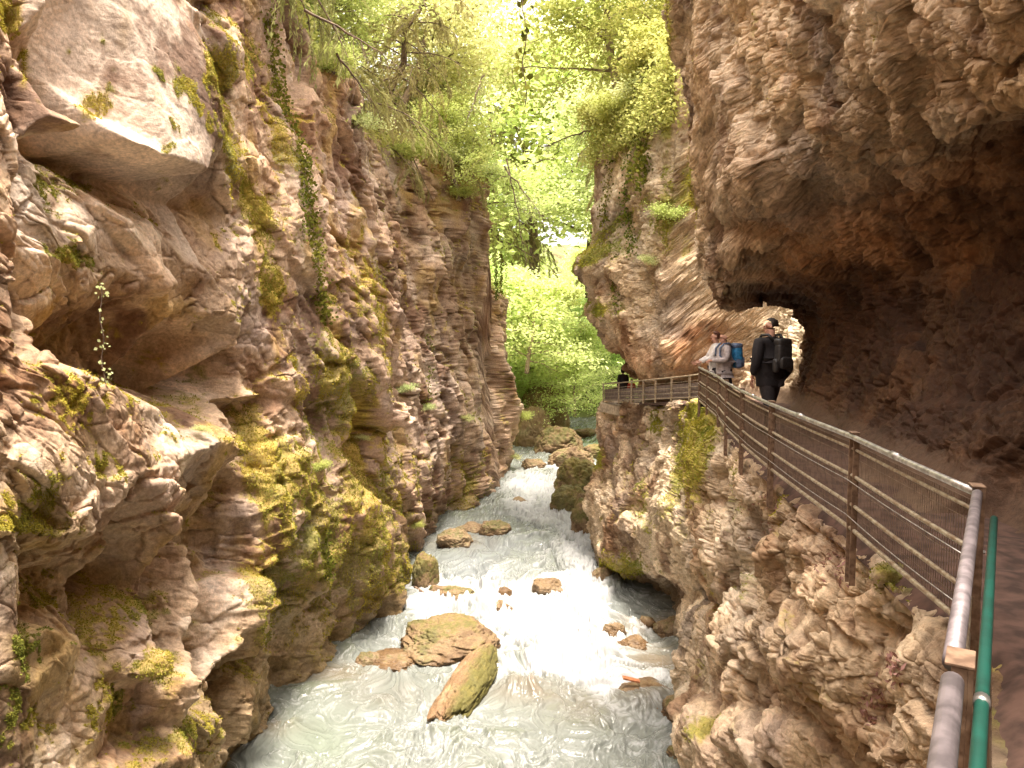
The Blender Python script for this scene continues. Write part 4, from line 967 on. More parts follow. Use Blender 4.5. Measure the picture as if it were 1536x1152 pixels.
# ================================================================ VEGETATION
BARK = plain('bark', (.17, .115, .08), .9, 0, .5, 6, .6)
BARKL = plain('pale_bark', (.36, .27, .20), .9, 0, .4, 5, .5)
LEAFV = leaf_mat('valley_leaves', (.74, .80, .36), (.56, .68, .26), .6)
LEAFY = leaf_mat('spring_leaves', (.66, .66, .25), (.41, .48, .14), .5)
LEAFP = leaf_mat('pale_leaves', (.72, .73, .38), (.52, .58, .26), .5)
NEEDLE = leaf_mat('needles', (.52, .48, .22), (.30, .30, .12), .45)
IVY = leaf_mat('ivy_leaves', (.20, .21, .035), (.08, .10, .02), .3)
def unit(v): return v / np.maximum(np.linalg.norm(v, axis=-1, keepdims=True), 1e-9)
def leaf_quads(c, size, nrm, axis=None, ratio=.6, r_=None):
    n = len(c); r_ = r_ or rng
    if axis is None:
        axis = r_.normal(size=(n, 3))
    a = unit(axis - nrm * np.sum(axis * nrm, 1, keepdims=True)); b = np.cross(nrm, a)
    s = size[:, None]
    V = np.stack([c - a * s, c + b * s * ratio - a * s * .1, c + a * s, c - b * s * ratio - a * s * .1], 1).reshape(-1, 3)
    Q = np.arange(4 * n).reshape(-1, 4); return V, Q
def leaves_obj(name, V, Q, lv, mat, parent=None):
    me = mk_mesh(name, V, Q, mat, False)
    a = me.attributes.new('lv', 'FLOAT', 'POINT'); a.data.foreach_set('value', np.repeat(lv.astype(np.float32), 4))
    return obj(name, me, parent)
def limb_pts(p0, d, L, droop, k, r_):
    pts = [p0]; d = unit(d)
    for i in range(k):
        d = unit(d + r_.normal(size=3) * .12 + np.array((0, 0, -droop / k))); pts.append(pts[-1] + d * L / k)
    return pts
def broadleaf(H, R, seed, nl, ls, mat, trunkmat=None, lean=(0, 0), low=.3, flat=.35):
    r_ = np.random.default_rng(seed); root = empty('broadleaf_tree')
    T = MB(); tp = [np.zeros(3)]
    for i in range(1, 9):
        t = i / 8; tp.append(np.array((lean[0] * t * H + r_.normal() * .08 * i * .4, lean[1] * t * H + r_.normal() * .08 * i * .4, t * H * .92)))
    r0 = .018 * H + .04
    T.tube(tp, [r0 * (1 - .85 * i / 8) + .01 for i in range(9)], 8, False)
    tips = []
    nb = 20
    for k in range(nb):
        t = low + (1 - low) * (k + r_.random()) / nb; j = min(int(t * 8), 7); p = tp[j] + (tp[j + 1] - tp[j]) * (t * 8 - j)
        an = k * 2.4 + r_.normal() * .3; L = R * (1.15 - .75 * max(0, (t - .45)) / .55) * r_.uniform(.7, 1.1); el_ = .25 + .9 * (t - low)
        lp = limb_pts(p, np.array((math.cos(an), math.sin(an), el_)), L, .35, 5, r_)
        T.tube(lp, [r0 * .32 * (1 - .16 * i) * (1.1 - t * .5) for i in range(6)], 5, False)
        for q in range(6):
            s0 = lp[1 + q % 5]; an2 = an + r_.normal() * .9
            sp = limb_pts(s0, np.array((math.cos(an2), math.sin(an2), r_.normal() * .25)), L * .45, .25, 3, r_)
            T.tube(sp, [r0 * .08] * 4, 3, False); tips += [sp[1], sp[2], sp[3]]
        tips.append(lp[-1])
    T.build('trunk', trunkmat or BARK, root, True)
    tips = np.array(tips); id_ = r_.integers(0, len(tips), nl)
    cs = R * .20 * r_.uniform(.6, 1.3, len(tips))
    off = r_.normal(size=(nl, 3)) * cs[id_][:, None] * np.array((1, 1, flat))
    c = tips[id_] + off
    nrm = unit(r_.normal(size=(nl, 3)) * .55 + np.array((0, 0, 1)))
    V, Q = leaf_quads(c, ls * r_.uniform(.6, 1.3, nl), nrm, r_=r_)
    tv = r_.random(len(tips)); lv = np.clip(tv[id_] * .7 + r_.random(nl) * .3, 0, 1)
    leaves_obj('crown', V, Q, lv, mat, root); return root
def conifer(H, R, seed, ntw, mat, low=.05, droop=1.0, side=None, nb=54):
    r_ = np.random.default_rng(seed); root = empty('conifer_tree'); T = MB()
    tp = [np.array((r_.normal() * .05 * i, r_.normal() * .05 * i, H * i / 8)) for i in range(9)]; r0 = .015 * H + .05
    T.tube(tp, [r0 * (1 - .9 * i / 8) + .008 for i in range(9)], 8, False)
    C_ = []; A_ = []; S_ = []; G_ = []
    per = ntw // nb
    for k in range(nb):
        t = low + (1 - low) * (k + r_.random()) / nb; j = min(int(t * 8), 7); p = tp[j] + (tp[j + 1] - tp[j]) * (t * 8 - j)
        an = k * 2.399 + r_.normal() * .2; L = R * (1 - .9 * t) * r_.uniform(.75, 1.1) + .25
        lp = limb_pts(p, np.array((math.cos(an), math.sin(an), .15)), L, droop * .8, 6, r_)
        T.tube(lp, [r0 * .22 * (1 - .14 * i) * (1 - .6 * t) + .004 for i in range(7)], 4, False)
        lp = np.array(lp); n = max(20, int(per * (1.6 - 1.2 * t)))
        # side sprays off the branch, hanging
        ns = 12; so_ = r_.uniform(.12, 1, ns); sl_ = L * .32 * (1.15 - so_ * .7) * r_.uniform(.6, 1.2, ns)
        sg_ = r_.choice([-1, 1], ns); bd = unit(lp[-1] - lp[0]); sd = np.array((-bd[1], bd[0], 0))
        w = r_.integers(0, ns, n); f = r_.random(n) ** .8
        seg = so_[w] * 5.99; si = seg.astype(int); base = lp[si] + (lp[si + 1] - lp[si]) * (seg - si)[:, None]
        dirn = unit(sd[None] * sg_[w][:, None] * .8 + bd[None] * .6 + np.array((0, 0, -.45 * droop)))
        pos = base + dirn * (f * sl_[w])[:, None] + np.array((0, 0, -1.0)) * (f ** 2 * sl_[w] * .55 * droop)[:, None]
        ax = unit(dirn + np.array((0, 0, -1.0)) * (f * .9)[:, None] + r_.normal(size=(n, 3)) * .45)
        C_.append(pos + r_.normal(size=(n, 3)) * .03); A_.append(ax); S_.append(r_.uniform(.6, 1.3, n)); G_.append(np.clip(r_.random() * .6 + r_.random(n) * .4, 0, 1))
    T.build('trunk', BARK, root, True)
    c = np.concatenate(C_); ax = np.concatenate(A_); s = np.concatenate(S_); g = np.concatenate(G_)
    nrm = unit(np.random.default_rng(seed + 1).normal(size=c.shape)); nrm = unit(nrm - ax * np.sum(nrm * ax, 1, keepdims=True))
    V, Q = leaf_quads(c, s * (.055 + .004 * H), nrm, ax, .17)
    leaves_obj('crown', V, Q, g, mat, root); return root
def place(o, loc, rz=0, sc=1, tilt=(0, 0)):
    o.location = loc; o.rotation_euler = (tilt[0], tilt[1], rz); o.scale = (sc,) * 3; return o
def copy_tree(root, loc, rz=0, sc=1, tilt=(0, 0)):
    c = root.copy(); COL.objects.link(c); c.location = loc; c.rotation_euler = (tilt[0], tilt[1], rz); c.scale = (sc,) * 3
    for ch in root.children:
        d = ch.copy(); COL.objects.link(d); d.parent = c
    return c
protos = {}
used = set()
def put(kind, loc, rz, sc, label, cat, group, tilt=(0, 0)):
    p = protos[kind]
    if kind in used: o = copy_tree(p, loc, rz, sc, tilt)
    else: used.add(kind); o = place(p, loc, rz, sc, tilt)
    tag(o, label, cat, group); return o
protos['b1'] = broadleaf(11, 4.0, 11, 26000, .11, LEAFY)
protos['b2'] = broadleaf(13, 4.6, 12, 28000, .12, LEAFP, None, (.04, .02))
protos['b3'] = broadleaf(8, 3.4, 13, 20000, .095, LEAFY, BARKL, (-.05, .03), .15)
# the wood beyond the gorge: airier crowns, daylight put into the pale leaf colour
protos['vb1'] = broadleaf(11, 4.2, 14, 9500, .17, LEAFV, None, (0, 0), .25, .25)
protos['vb2'] = broadleaf(13, 4.8, 15, 10500, .18, LEAFV, None, (.04, .02), .25, .25)
protos['vb3'] = broadleaf(8, 3.8, 16, 7500, .15, LEAFV, BARKL, (-.05, .03), .12, .25)
protos['c1'] = conifer(12, 5.0, 21, 34000, NEEDLE, .02, 1.5)
protos['c2'] = conifer(10, 4.4, 22, 28000, NEEDLE, .02, 1.2)
# --- conifers and broadleaved trees on the rim of the left cliff
RIMT = [('c1', (-8.3, 19.5, 9.4), 1.0, 'drooping spruce nearest the viewer on the rim of the left cliff', 'conifer', (0, .10)),
        ('c2', (-6.6, 23.5, 8.6), 1.05, 'grey green spruce overhanging the middle of the left cliff rim', 'conifer', (0, .14)),
        ('c1', (-5.6, 28.5, 8.0), .85, 'spruce with hanging sprays in front of the left rim overhang', 'conifer', (0, .12)),
        ('c2', (-4.6, 33.5, 8.6), 1.0, 'slender spruce behind the hanging sprays on the left rim', 'conifer', (0, .16)),
        ('c1', (-3.0, 39.0, 8.6), .9, 'far spruce standing above the mossy rock nose of the left cliff', 'conifer', (0, .1)),
        ('b3', (-9.0, 23.0, 10.5), 1.1, 'yellow green tree standing behind the nearest spruce on the left rim', 'tree', (0, .12)),
        ('b1', (-7.2, 29.5, 9.6), 1.0, 'tall bright beech rising between the spruces on the left rim', 'tree', (0, .14)),
        ('b2', (-4.8, 37.5, 8.2), .95, 'pale beech leaning out over the gorge behind the left rim spruces', 'tree', (0, .14)),
        ('b3', (-2.6, 36.5, 6.2), .62, 'small bright tree growing on the mossy rock nose', 'tree', (0, .2)),
        ('b3', (-5.3, 26.0, 7.6), .55, 'small bush like tree clinging below the left rim', 'tree', (0, .3)),
        ('b1', (-14, 30, 14), 1.2, 'broad beech high on the slope above the left cliff', 'tree', (0, .05)),
        ('b2', (-12, 38, 13), 1.2, 'tall pale beech on the upper left slope behind the others', 'tree', (0, .05)),
        ('b1', (-6.5, 44, 9), 1.1, 'beech at the far end of the left rim beside the sky gap', 'tree', (0, .05))]
for i, (k, loc, sc, lab, cat, tl) in enumerate(RIMT):
    if i not in (8, 10, 11):
        rz_ = float(np.interp(loc[1], RIMY, RIMZ)); bx = float(left_base(loc[1], rz_)); back = .9 if i < 5 or i == 9 else 2.2
        loc = (bx - back, loc[1], rz_ + back * .45 - .25); tl = (0, tl[1] + (.28 if cat == 'conifer' else .22))
    put(k, loc, i * 1.9, sc, lab, cat, 'trees on the left cliff rim', tl)
# --- trees on the right rim
put('b3', tuple(at(928, 175, 32.5)), .6, 1.15, 'slim pale trunked tree leaning left on the right cliff rim', 'tree', 'trees on the right cliff rim', (0, -.14))
put('b1', (7.2, 36.0, 10.5), 2.2, .9, 'leafy tree behind the slim leaning trunk on the right rim', 'tree', 'trees on the right cliff rim', (0, -.05))
put('b3', (6.2, 29.0, 10.2), 3.9, .7, 'bushy tree filling the corner between the two right cliffs', 'tree', 'trees on the right cliff rim', (0, -.1))
put('c2', (11.5, 62.0, 3.0), 2.1, 1.9, 'tall hazy spruce filling the right of the sky gap', 'conifer', 'trees on the right cliff rim', (0, -.05))
put('c1', (-1.5, 66.0, 5.0), 4.1, 1.6, 'tall hazy spruce filling the left of the sky gap', 'conifer', 'trees on the right cliff rim', (0, .05))
put('b2', (8.5, 58.0, 2.0), 4.4, 1.35, 'very tall pale beech glowing in the sky gap', 'tree', 'trees on the right cliff rim', (0, .0))
put('vb2', (2.0, 67.0, 2.0), 1.4, 1.9, 'very tall airy beech veiling the left half of the sky gap', 'tree', 'tall trees in the sky gap')
put('vb1', (7.5, 71.0, 3.0), 3.4, 2.3, 'very tall airy beech veiling the right half of the sky gap', 'tree', 'tall trees in the sky gap')
put('c2', (6.6, 40.5, 8.4), 1.1, 1.0, 'sparse greyish spruce reaching into the sky gap from the right', 'conifer', 'trees on the right cliff rim', (0, -.25))
# --- the valley wood beyond the gorge
r_ = np.random.default_rng(5); k = 0
spots = []
for i in range(900):
    y = r_.uniform(50, 92); x = r_.uniform(-14, 17)
    h = float(ground_h(np.array([x]), np.array([y]))[0])
    if h < -7.9: continue
    if any((x - a) ** 2 + (y - b) ** 2 < 2.9 ** 2 for a, b, _ in spots): continue
    spots.append((x, y, h))
for (x, y, h) in spots:
    if k >= 44: break
    kd = ['b1', 'b2', 'b3'][int(r_.integers(0, 3))]; sc = r_.uniform(.42, .8)
    u = 768 + F * x / y
    top = (.155 if 780 < u < 900 else .5) * y; Hh = {'b1': 11, 'b2': 13, 'b3': 8}[kd]
    if h + Hh * sc > top: sc = (top - h) / Hh
    if sc < .3: continue
    lab = {'b1': 'bright yellow green beech in the valley wood beyond the gorge', 'b2': 'pale green beech in the valley wood beyond the gorge', 'b3': 'low bushy young tree in the valley wood beyond the gorge'}[kd]
    put('v' + kd, (x, y, h - .3), r_.uniform(0, 6.28), sc, lab, 'tree', lab.split(' in the')[0] + 's in the valley', (r_.normal() * .06, r_.normal() * .06)); k += 1
# trees leaning over the water beyond the left pillar
put('vb3', tuple(at(790, 560, 52)), 1.0, .9, 'fresh green tree just behind the end of the left cliff', 'tree', 'trees by the river bend', (0, .35))
put('vb1', tuple(at(770, 600, 57)), 3.0, 1.0, 'tall slim beech seen past the edge of the left cliff', 'tree', 'trees by the river bend', (0, .2))
put('vb3', tuple(at(862, 625, 56)), 4.0, .6, 'small light green tree arching over the far pool', 'tree', 'trees by the river bend', (0, .1))
put('vb3', tuple(at(835, 600, 60)), 5.0, .8, 'bushy tree on the bank above the stepped outcrop', 'tree', 'trees by the river bend', (0, 0))

def shrub(n, R, Hh, seed, ls, mat, nst=7):
    r_ = np.random.default_rng(seed); root = empty('shrub'); T = MB(); tips = []
    for k in range(nst):
        an = k * 2.4; lp = limb_pts(np.zeros(3), np.array((math.cos(an) * .8, math.sin(an) * .8, r_.uniform(.3, 1.1))), R * r_.uniform(.7, 1.1), .5, 4, r_)
        T.tube(lp, [.012 * R * (1 - .2 * i) + .003 for i in range(5)], 4, False); tips += lp[2:]
    T.build('stem', BARK, root, True); tips = np.array(tips); id_ = r_.integers(0, len(tips), n)
    c = tips[id_] + r_.normal(size=(n, 3)) * R * .22 * np.array((1, 1, Hh)); nrm = unit(r_.normal(size=(n, 3)) * .6 + np.array((0, 0, 1)))
    V, Q = leaf_quads(c, ls * r_.uniform(.6, 1.3, n), nrm, r_=r_)
    leaves_obj('foliage', V, Q, np.clip(r_.random(len(tips))[id_] * .7 + r_.random(n) * .3, 0, 1), mat, root); return root
protos['s1'] = shrub(2600, .9, .7, 41, .055, LEAFY); protos['s2'] = shrub(1500, .9, .5, 42, .05, LEAFP)
SHR = [('R', 905, 190, 1.3, 's1', 'bright green bush on the top corner of the far right cliff'), ('R', 935, 180, 1.1, 's1', 'leafy bush beside the foot of the leaning trunk'), ('R', 975, 110, 1.2, 's1', 'ivy clad bush against the near right cliff'), ('R', 960, 60, 1.3, 's1', 'leafy tuft high in the corner of the right cliffs'), ('R', 955, 150, 1.2, 's2', 'pale bush in the middle of the green corner'), ('R', 1005, 330, .7, 's1', 'green tuft growing in the crack beside the near right cliff'), ('R', 980, 395, .5, 's2', 'small plant under the tuft in the right cliff crack'),
       ('L', 705, 245, 1.3, 's1', 'bright bush on top of the mossy rock nose'), ('L', 735, 262, 1.0, 's2', 'pale bush hanging over the tip of the rock nose'), ('L', 660, 245, 1.3, 's2', 'pale bush just left of the rock nose'), ('L', 600, 240, 1.2, 's1', 'bush hanging down in the middle of the left rim'), ('L', 540, 190, 1.0, 's2', 'bush at the rim below the nearest spruce'), ('L', 500, 110, .9, 's1', 'small bush under the nearest spruce'), ('L', 690, 300, .8, 's1', 'green plume hanging beside the dark rock nose'),
       ('L', 605, 585, .55, 's2', 'pale fern tuft on the purple rock of the left cliff'), ('L', 640, 615, .4, 's2', 'tiny fern right of the pale tuft'), ('L', 697, 630, .45, 's2', 'small plant on the brown wall left of the pillar'), ('L', 545, 660, .3, 's2', 'little plant on the ledge above the dark hollow'), ('L', 476, 705, .32, 's1', 'fresh green cushion plant in a hollow low on the left cliff'), ('L', 620, 790, .35, 's1', 'small green plant above the river on the left cliff foot'), ('L', 785, 630, .7, 's1', 'bright leafy plant on the edge of the far left pillar'), ('L', 786, 690, .5, 's2', 'pale plant low on the edge of the far left pillar'), ('L', 300, 655, .2, 's2', 'tiny sprig on the sunny shelf')]
for i, (sd, u, v, sc, kd, lab) in enumerate(SHR):
    p, nn = (on_left if sd == 'L' else on_right)(u, v)
    put(kd, tuple(p + nn * .12), i * 1.3, sc * (1.0), lab, 'shrub', 'shrubs on the cliffs')
# --- valley floor undergrowth that nobody could count
def undergrowth():
    n = 60000; r_ = np.random.default_rng(91); x = r_.uniform(-16, 20, n); y = r_.uniform(46.5, 92, n); h = ground_h(x, y)
    m = (h > -8.3) & (fbm2(x * .5, y * .5, 3, 92) > -.15); x, y, h = x[m], y[m], h[m]; n = len(x)
    c = np.stack([x, y, h + r_.random(n) ** 2 * 1.6 + .1], 1); nrm = unit(r_.normal(size=(n, 3)) * .6 + np.array((0, 0, 1)))
    V, Q = leaf_quads(c, r_.uniform(.10, .26, n), nrm, r_=r_)
    o = leaves_obj('undergrowth', V, Q, r_.random(n), LEAFV); tag(o, 'light green undergrowth covering the banks beyond the gorge', 'undergrowth', kind='stuff')
undergrowth()
def rimgrass(side, P, N, cond, seed, name, lab, ls):
    r_ = np.random.default_rng(seed); idx = np.argwhere(cond); idx = idx[r_.integers(0, len(idx), 26000)]
    p = P[idx[:, 0], idx[:, 1]]; n_ = N[idx[:, 0], idx[:, 1]]; k = len(p)
    c = p + n_ * r_.random(k)[:, None] * .5 + r_.normal(size=(k, 3)) * .15; nrm = unit(r_.normal(size=(k, 3)) * .7 + np.array((0, 0, .8)))
    V, Q = leaf_quads(c, r_.uniform(.6, 1.4, k) * ls, nrm, r_=r_); o = leaves_obj(name, V, Q, r_.random(k), LEAFY); tag(o, lab, 'ground cover', kind='stuff')
rimL = np.interp(LP[..., 1], RIMY, RIMZ)
rimgrass('L', LP, LN, (LP[..., 2] > rimL - .1) & (LP[..., 1] > 15) & (LP[..., 1] < 45) & (LP[..., 2] < rimL + 5), 61, 'groundcover', 'leafy ground cover along the rim of the left cliff', .07)
rimgrass('R', RP, RN, (RP[..., 2] > 6.6) & (RP[..., 1] > 22) & (RP[..., 1] < 34) & (RP[..., 0] < 12), 62, 'groundcover', 'leafy ground cover along the rim of the right cliff', .07)
# --- moss cushions standing proud of the rock, far too many to count
def moss_tufts(P, N, M, seed, n, lab, rngy):
    r_ = np.random.default_rng(seed); idx = np.argwhere((M > .45) & (P[..., 1] > rngy[0]) & (P[..., 1] < rngy[1])); idx = idx[r_.integers(0, len(idx), n)]
    p = P[idx[:, 0], idx[:, 1]]; nn = N[idx[:, 0], idx[:, 1]]; s = .006 + .0011 * p[:, 1]
    c = p + nn * (s * r_.random(n))[:, None]; ax = unit(nn + r_.normal(size=(n, 3)) * .5 + np.array((0, 0, -.3))); nr = unit(np.cross(ax, r_.normal(size=(n, 3))))
    V, Q = leaf_quads(c, s * r_.uniform(.7, 1.6, n), nr, ax, .35); o = leaves_obj('moss', V, Q, np.clip(.5 + fbm3(c[:, 0], c[:, 1], c[:, 2], 3, 5) * .8 + r_.normal(size=n) * .15, 0, 1), MOSS); tag(o, lab, 'moss', kind='stuff')
MOSS = leaf_mat('moss_tips', (.50, .39, .06), (.22, .24, .05), .25)
moss_tufts(LP, LN, LMOSS, 51, 150000, 'olive and ochre moss growing on the left cliff', (7, 40))
moss_tufts(RP, RN, RMOSS, 52, 60000, 'olive and ochre moss growing on the right cliffs', (4, 34))
# --- ivy and hanging vines: every strand a stem with leaves
def vine(name, pts, nl, ls, mat, spread, lab, cat='vine', group=None, seed=1):
    r_ = np.random.default_rng(seed); pts = np.array([tuple(p) for p in pts], float); root = empty(name, tuple(pts[0])); q = pts - pts[0]
    T = MB(); T.tube(q, .006, 4, False); T.build('stem', BARK, root, True)
    f = r_.random(nl) * (len(q) - 1.001); i = f.astype(int); c = q[i] + (q[i + 1] - q[i]) * (f - i)[:, None] + r_.normal(size=(nl, 3)) * spread
    nrm = unit(r_.normal(size=(nl, 3)) * .6 + np.array((.3, -1, .2))); V, Q = leaf_quads(c, ls * r_.uniform(.6, 1.3, nl), nrm, ratio=.8, r_=r_)
    leaves_obj('leaves', V, Q, r_.random(nl), mat, root); tag(root, lab, cat, group); return root
def wallvine(side, uv, nl, ls, spread, lab, seed, mat=None):
    f = on_left if side == 'L' else on_right; pts = []
    for (u, v) in uv: p, n_ = f(u, v); pts.append(p + n_ * .08)
    return vine('ivy', pts, nl, ls, mat or IVY, spread, lab, 'ivy', 'ivy on the cliffs', seed)
wallvine('L', [(398, 20), (405, 70), (412, 120), (425, 170), (450, 230), (458, 280), (466, 330), (474, 390), (482, 440), (490, 480)], 1500, .05, .13, 'long ivy trail running down the middle of the left cliff', 71)
wallvine('L', [(455, 240), (450, 300), (452, 350)], 300, .04, .10, 'short ivy trail beside the long one', 72)
wallvine('L', [(640, 500), (645, 560), (640, 600)], 0 + 120, .05, .10, 'thin ivy on the purple rock of the left cliff', 73)
wallvine('L', [(488, 800), (490, 840), (492, 870)], 160, .04, .08, 'short grey ivy hanging above the river on the left cliff', 74)
wallvine('R', [(950, 215), (945, 260), (940, 300), (946, 340), (950, 385)], 420, .05, .12, 'ivy trail with yellow leaves down the far right cliff', 75)
wallvine('R', [(975, 60), (972, 120), (970, 180), (968, 240), (962, 280)], 900, .07, .22, 'thick ivy curtain at the edge of the near right cliff', 76)
wallvine('R', [(918, 240), (912, 300), (905, 340)], 260, .05, .12, 'ivy trail on the outer edge of the far right cliff', 77)
wallvine('R', [(925, 380), (922, 430), (928, 470)], 160, .05, .08, 'ivy hanging under the jutting nose of the far right cliff', 78)
a = at(150, 425, 8.5); vine('vine', [a + Vector((.02 * math.sin(k * 1.3), 0, -k * .105)) for k in range(12)], 46, .022, LEAFP, .035, 'thin leafy vine dangling in front of the left hollow', 'vine', None, 79)
a = at(787, -60, 9.0); vine('vine', [a + Vector((.03 * math.sin(k * 1.3), 0, -k * .14)) for k in range(13)], 44, .045, IVY, .06, 'dark ivy strand hanging into the sky gap from above', 'vine', None, 80)
for i, (u, v0, v1, y) in enumerate([(744, 395, 450, 42), (752, 380, 440, 43), (760, 300, 430, 43.5), (742, 340, 400, 41.5)]):
    a = at(u, v0, y); b = at(u + random.uniform(-3, 3), v1, y); vine('vine', [a.lerp(b, k / 6) for k in range(7)], 260, .05, IVY if i < 2 else LEAFY, .07, ['mossy creeper left of a pair hanging behind the rock nose', 'mossy creeper right of a pair hanging behind the rock nose', 'long thin creeper beside the open wood', 'short green creeper touching the rock nose'][i], 'creeper', 'creepers hanging behind the rock nose', 90 + i)
# bare twiggy branches drooping from the rim by the sky gap and over the near wall
def dead_branch(p0, p1, lab, seed, nt=40, ln=.8, r=.03):
    r_ = np.random.default_rng(seed); p0 = np.array(p0); p1 = np.array(p1); m = MB(); ax = p1 - p0; pts = [p0 + ax * t + np.array((0, 0, -1)) * .12 * np.linalg.norm(ax) * (t - t * t) * -1 + r_.normal(size=3) * .03 for t in np.linspace(0, 1, 10)]
    m.tube(pts, [r * (1 - .85 * i / 9) for i in range(10)], 5, False)
    for k in range(nt):
        t = r_.random() * 8.9; i = int(t); s = pts[i] + (pts[i + 1] - pts[i]) * (t - i); d = unit(unit(ax) * .5 + r_.normal(size=3) * .5 + np.array((0, 0, -.5)))
        q = limb_pts(s, d, ln * r_.uniform(.4, 1.1), .5, 4, r_); m.tube(q, [.007, .006, .005, .004, .003], 3, False)
    o = m.build('branch', BARK, None, True); tag(o, lab, 'branch', 'bare twiggy branches')
dead_branch(at(455, 15, 16.5), at(600, 100, 18.0), 'dark bare branch reaching right above the near left wall', 1, 40, .9, .035)
dead_branch(at(505, 80, 17.5), at(575, 180, 19), 'dark branch running down the rim of the near left wall', 2, 30, .7, .03)
dead_branch(at(755, 250, 40), at(815, 330, 38), 'bare twigs spreading right from the rock nose', 3, 60, 2.0, .05)
dead_branch(at(760, 240, 40), at(790, 400, 38.5), 'bare twigs drooping down from the rock nose', 4, 60, 2.0, .05)
dead_branch(at(892, 195, 33), at(818, 220, 31), 'red brown bare branch crossing the sky gap', 5, 70, 1.3, .05)
dead_branch(at(725, 110, 36), at(700, 190, 34), 'dark bare branch among the left rim trees', 6, 30, 1.0, .05)
# leaf litter on ledges
def litter():
    r_ = np.random.default_rng(33); C_ = []
    for f, zones in ((on_left, [(560, 850, 12, 24), (572, 870, 14, 20), (575, 950, 10, 8), (505, 300, 14, 30), (515, 340, 12, 20), (490, 70, 16, 20)]), (on_right, [(1060, 700, 14, 50), (1250, 860, 30, 30), (1330, 1010, 30, 30), (1310, 1060, 20, 30), (1140, 780, 30, 40)])):
        P_, N_, U_, V_ = (LP, LN, LU, LV) if f is on_left else (RP, RN, RU, RV)
        for (u, v, a_, b_) in zones:
            q, _ = f(u, v)
            k = np.argwhere((((U_ - u) / a_) ** 2 + ((V_ - v) / b_) ** 2 < 1) & (np.abs(P_[..., 1] - q[1]) < 3))
            if len(k) == 0: continue
            k = k[r_.integers(0, len(k), 110)]; C_.append(np.concatenate([P_[k[:, 0], k[:, 1]] + N_[k[:, 0], k[:, 1]] * .015, N_[k[:, 0], k[:, 1]]], 1))
    C_ = np.concatenate(C_); n = len(C_); V, Q = leaf_quads(C_[:, :3], r_.uniform(.015, .035, n), unit(C_[:, 3:] + r_.normal(size=(n, 3)) * .6), ratio=.35, r_=r_)
    o = leaves_obj('leaf_litter', V, Q, r_.random(n), leaf_mat('dead_leaves', (.42, .25, .22), (.20, .10, .06), .1)); tag(o, 'dead leaves caught on the ledges of both cliffs', 'leaf litter', kind='stuff')
litter()
# ================================================================ PEOPLE
SKIN = plain('skin', (.52, .27, .19), .55, 0, .12, 30, .05)
def skin_mesh(name, nodes, edges, mat, root_key, parent=None, sub=2):
    """one continuous surface grown round a jointed skeleton"""
    keys = list(nodes); idx = {k: i for i, k in enumerate(keys)}
    me = bpy.data.meshes.new(name); me.from_pydata([tuple(nodes[k][0]) for k in keys], [(idx[a], idx[b]) for a, b in edges], []); me.update()
    o = obj(name, me); sk = o.modifiers.new('skin', 'SKIN'); sk.use_smooth_shade = True; sk.branch_smoothing = .6
    if not me.skin_vertices:
        import bmesh as _b
        bm = _b.new(); bm.from_mesh(me); bm.verts.layers.skin.verify(); bm.to_mesh(me); bm.free()
    for k in keys:
        sv = me.skin_vertices[0].data[idx[k]]; r = nodes[k][1]; sv.radius = r if isinstance(r, tuple) else (r, r); sv.use_root = (k == root_key)
    ss = o.modifiers.new('sub', 'SUBSURF'); ss.levels = sub; ss.render_levels = sub
    bpy.context.view_layer.update(); dg = bpy.context.evaluated_depsgraph_get()
    m2 = bpy.data.meshes.new_from_object(o.evaluated_get(dg)); bpy.data.objects.remove(o); m2.name = name
    m2.materials.clear(); m2.materials.append(mat); m2.polygons.foreach_set('use_smooth', [True] * len(m2.polygons))
    return obj(name, m2, parent)
def V3(x, y, z): return Vector((x, y, z))
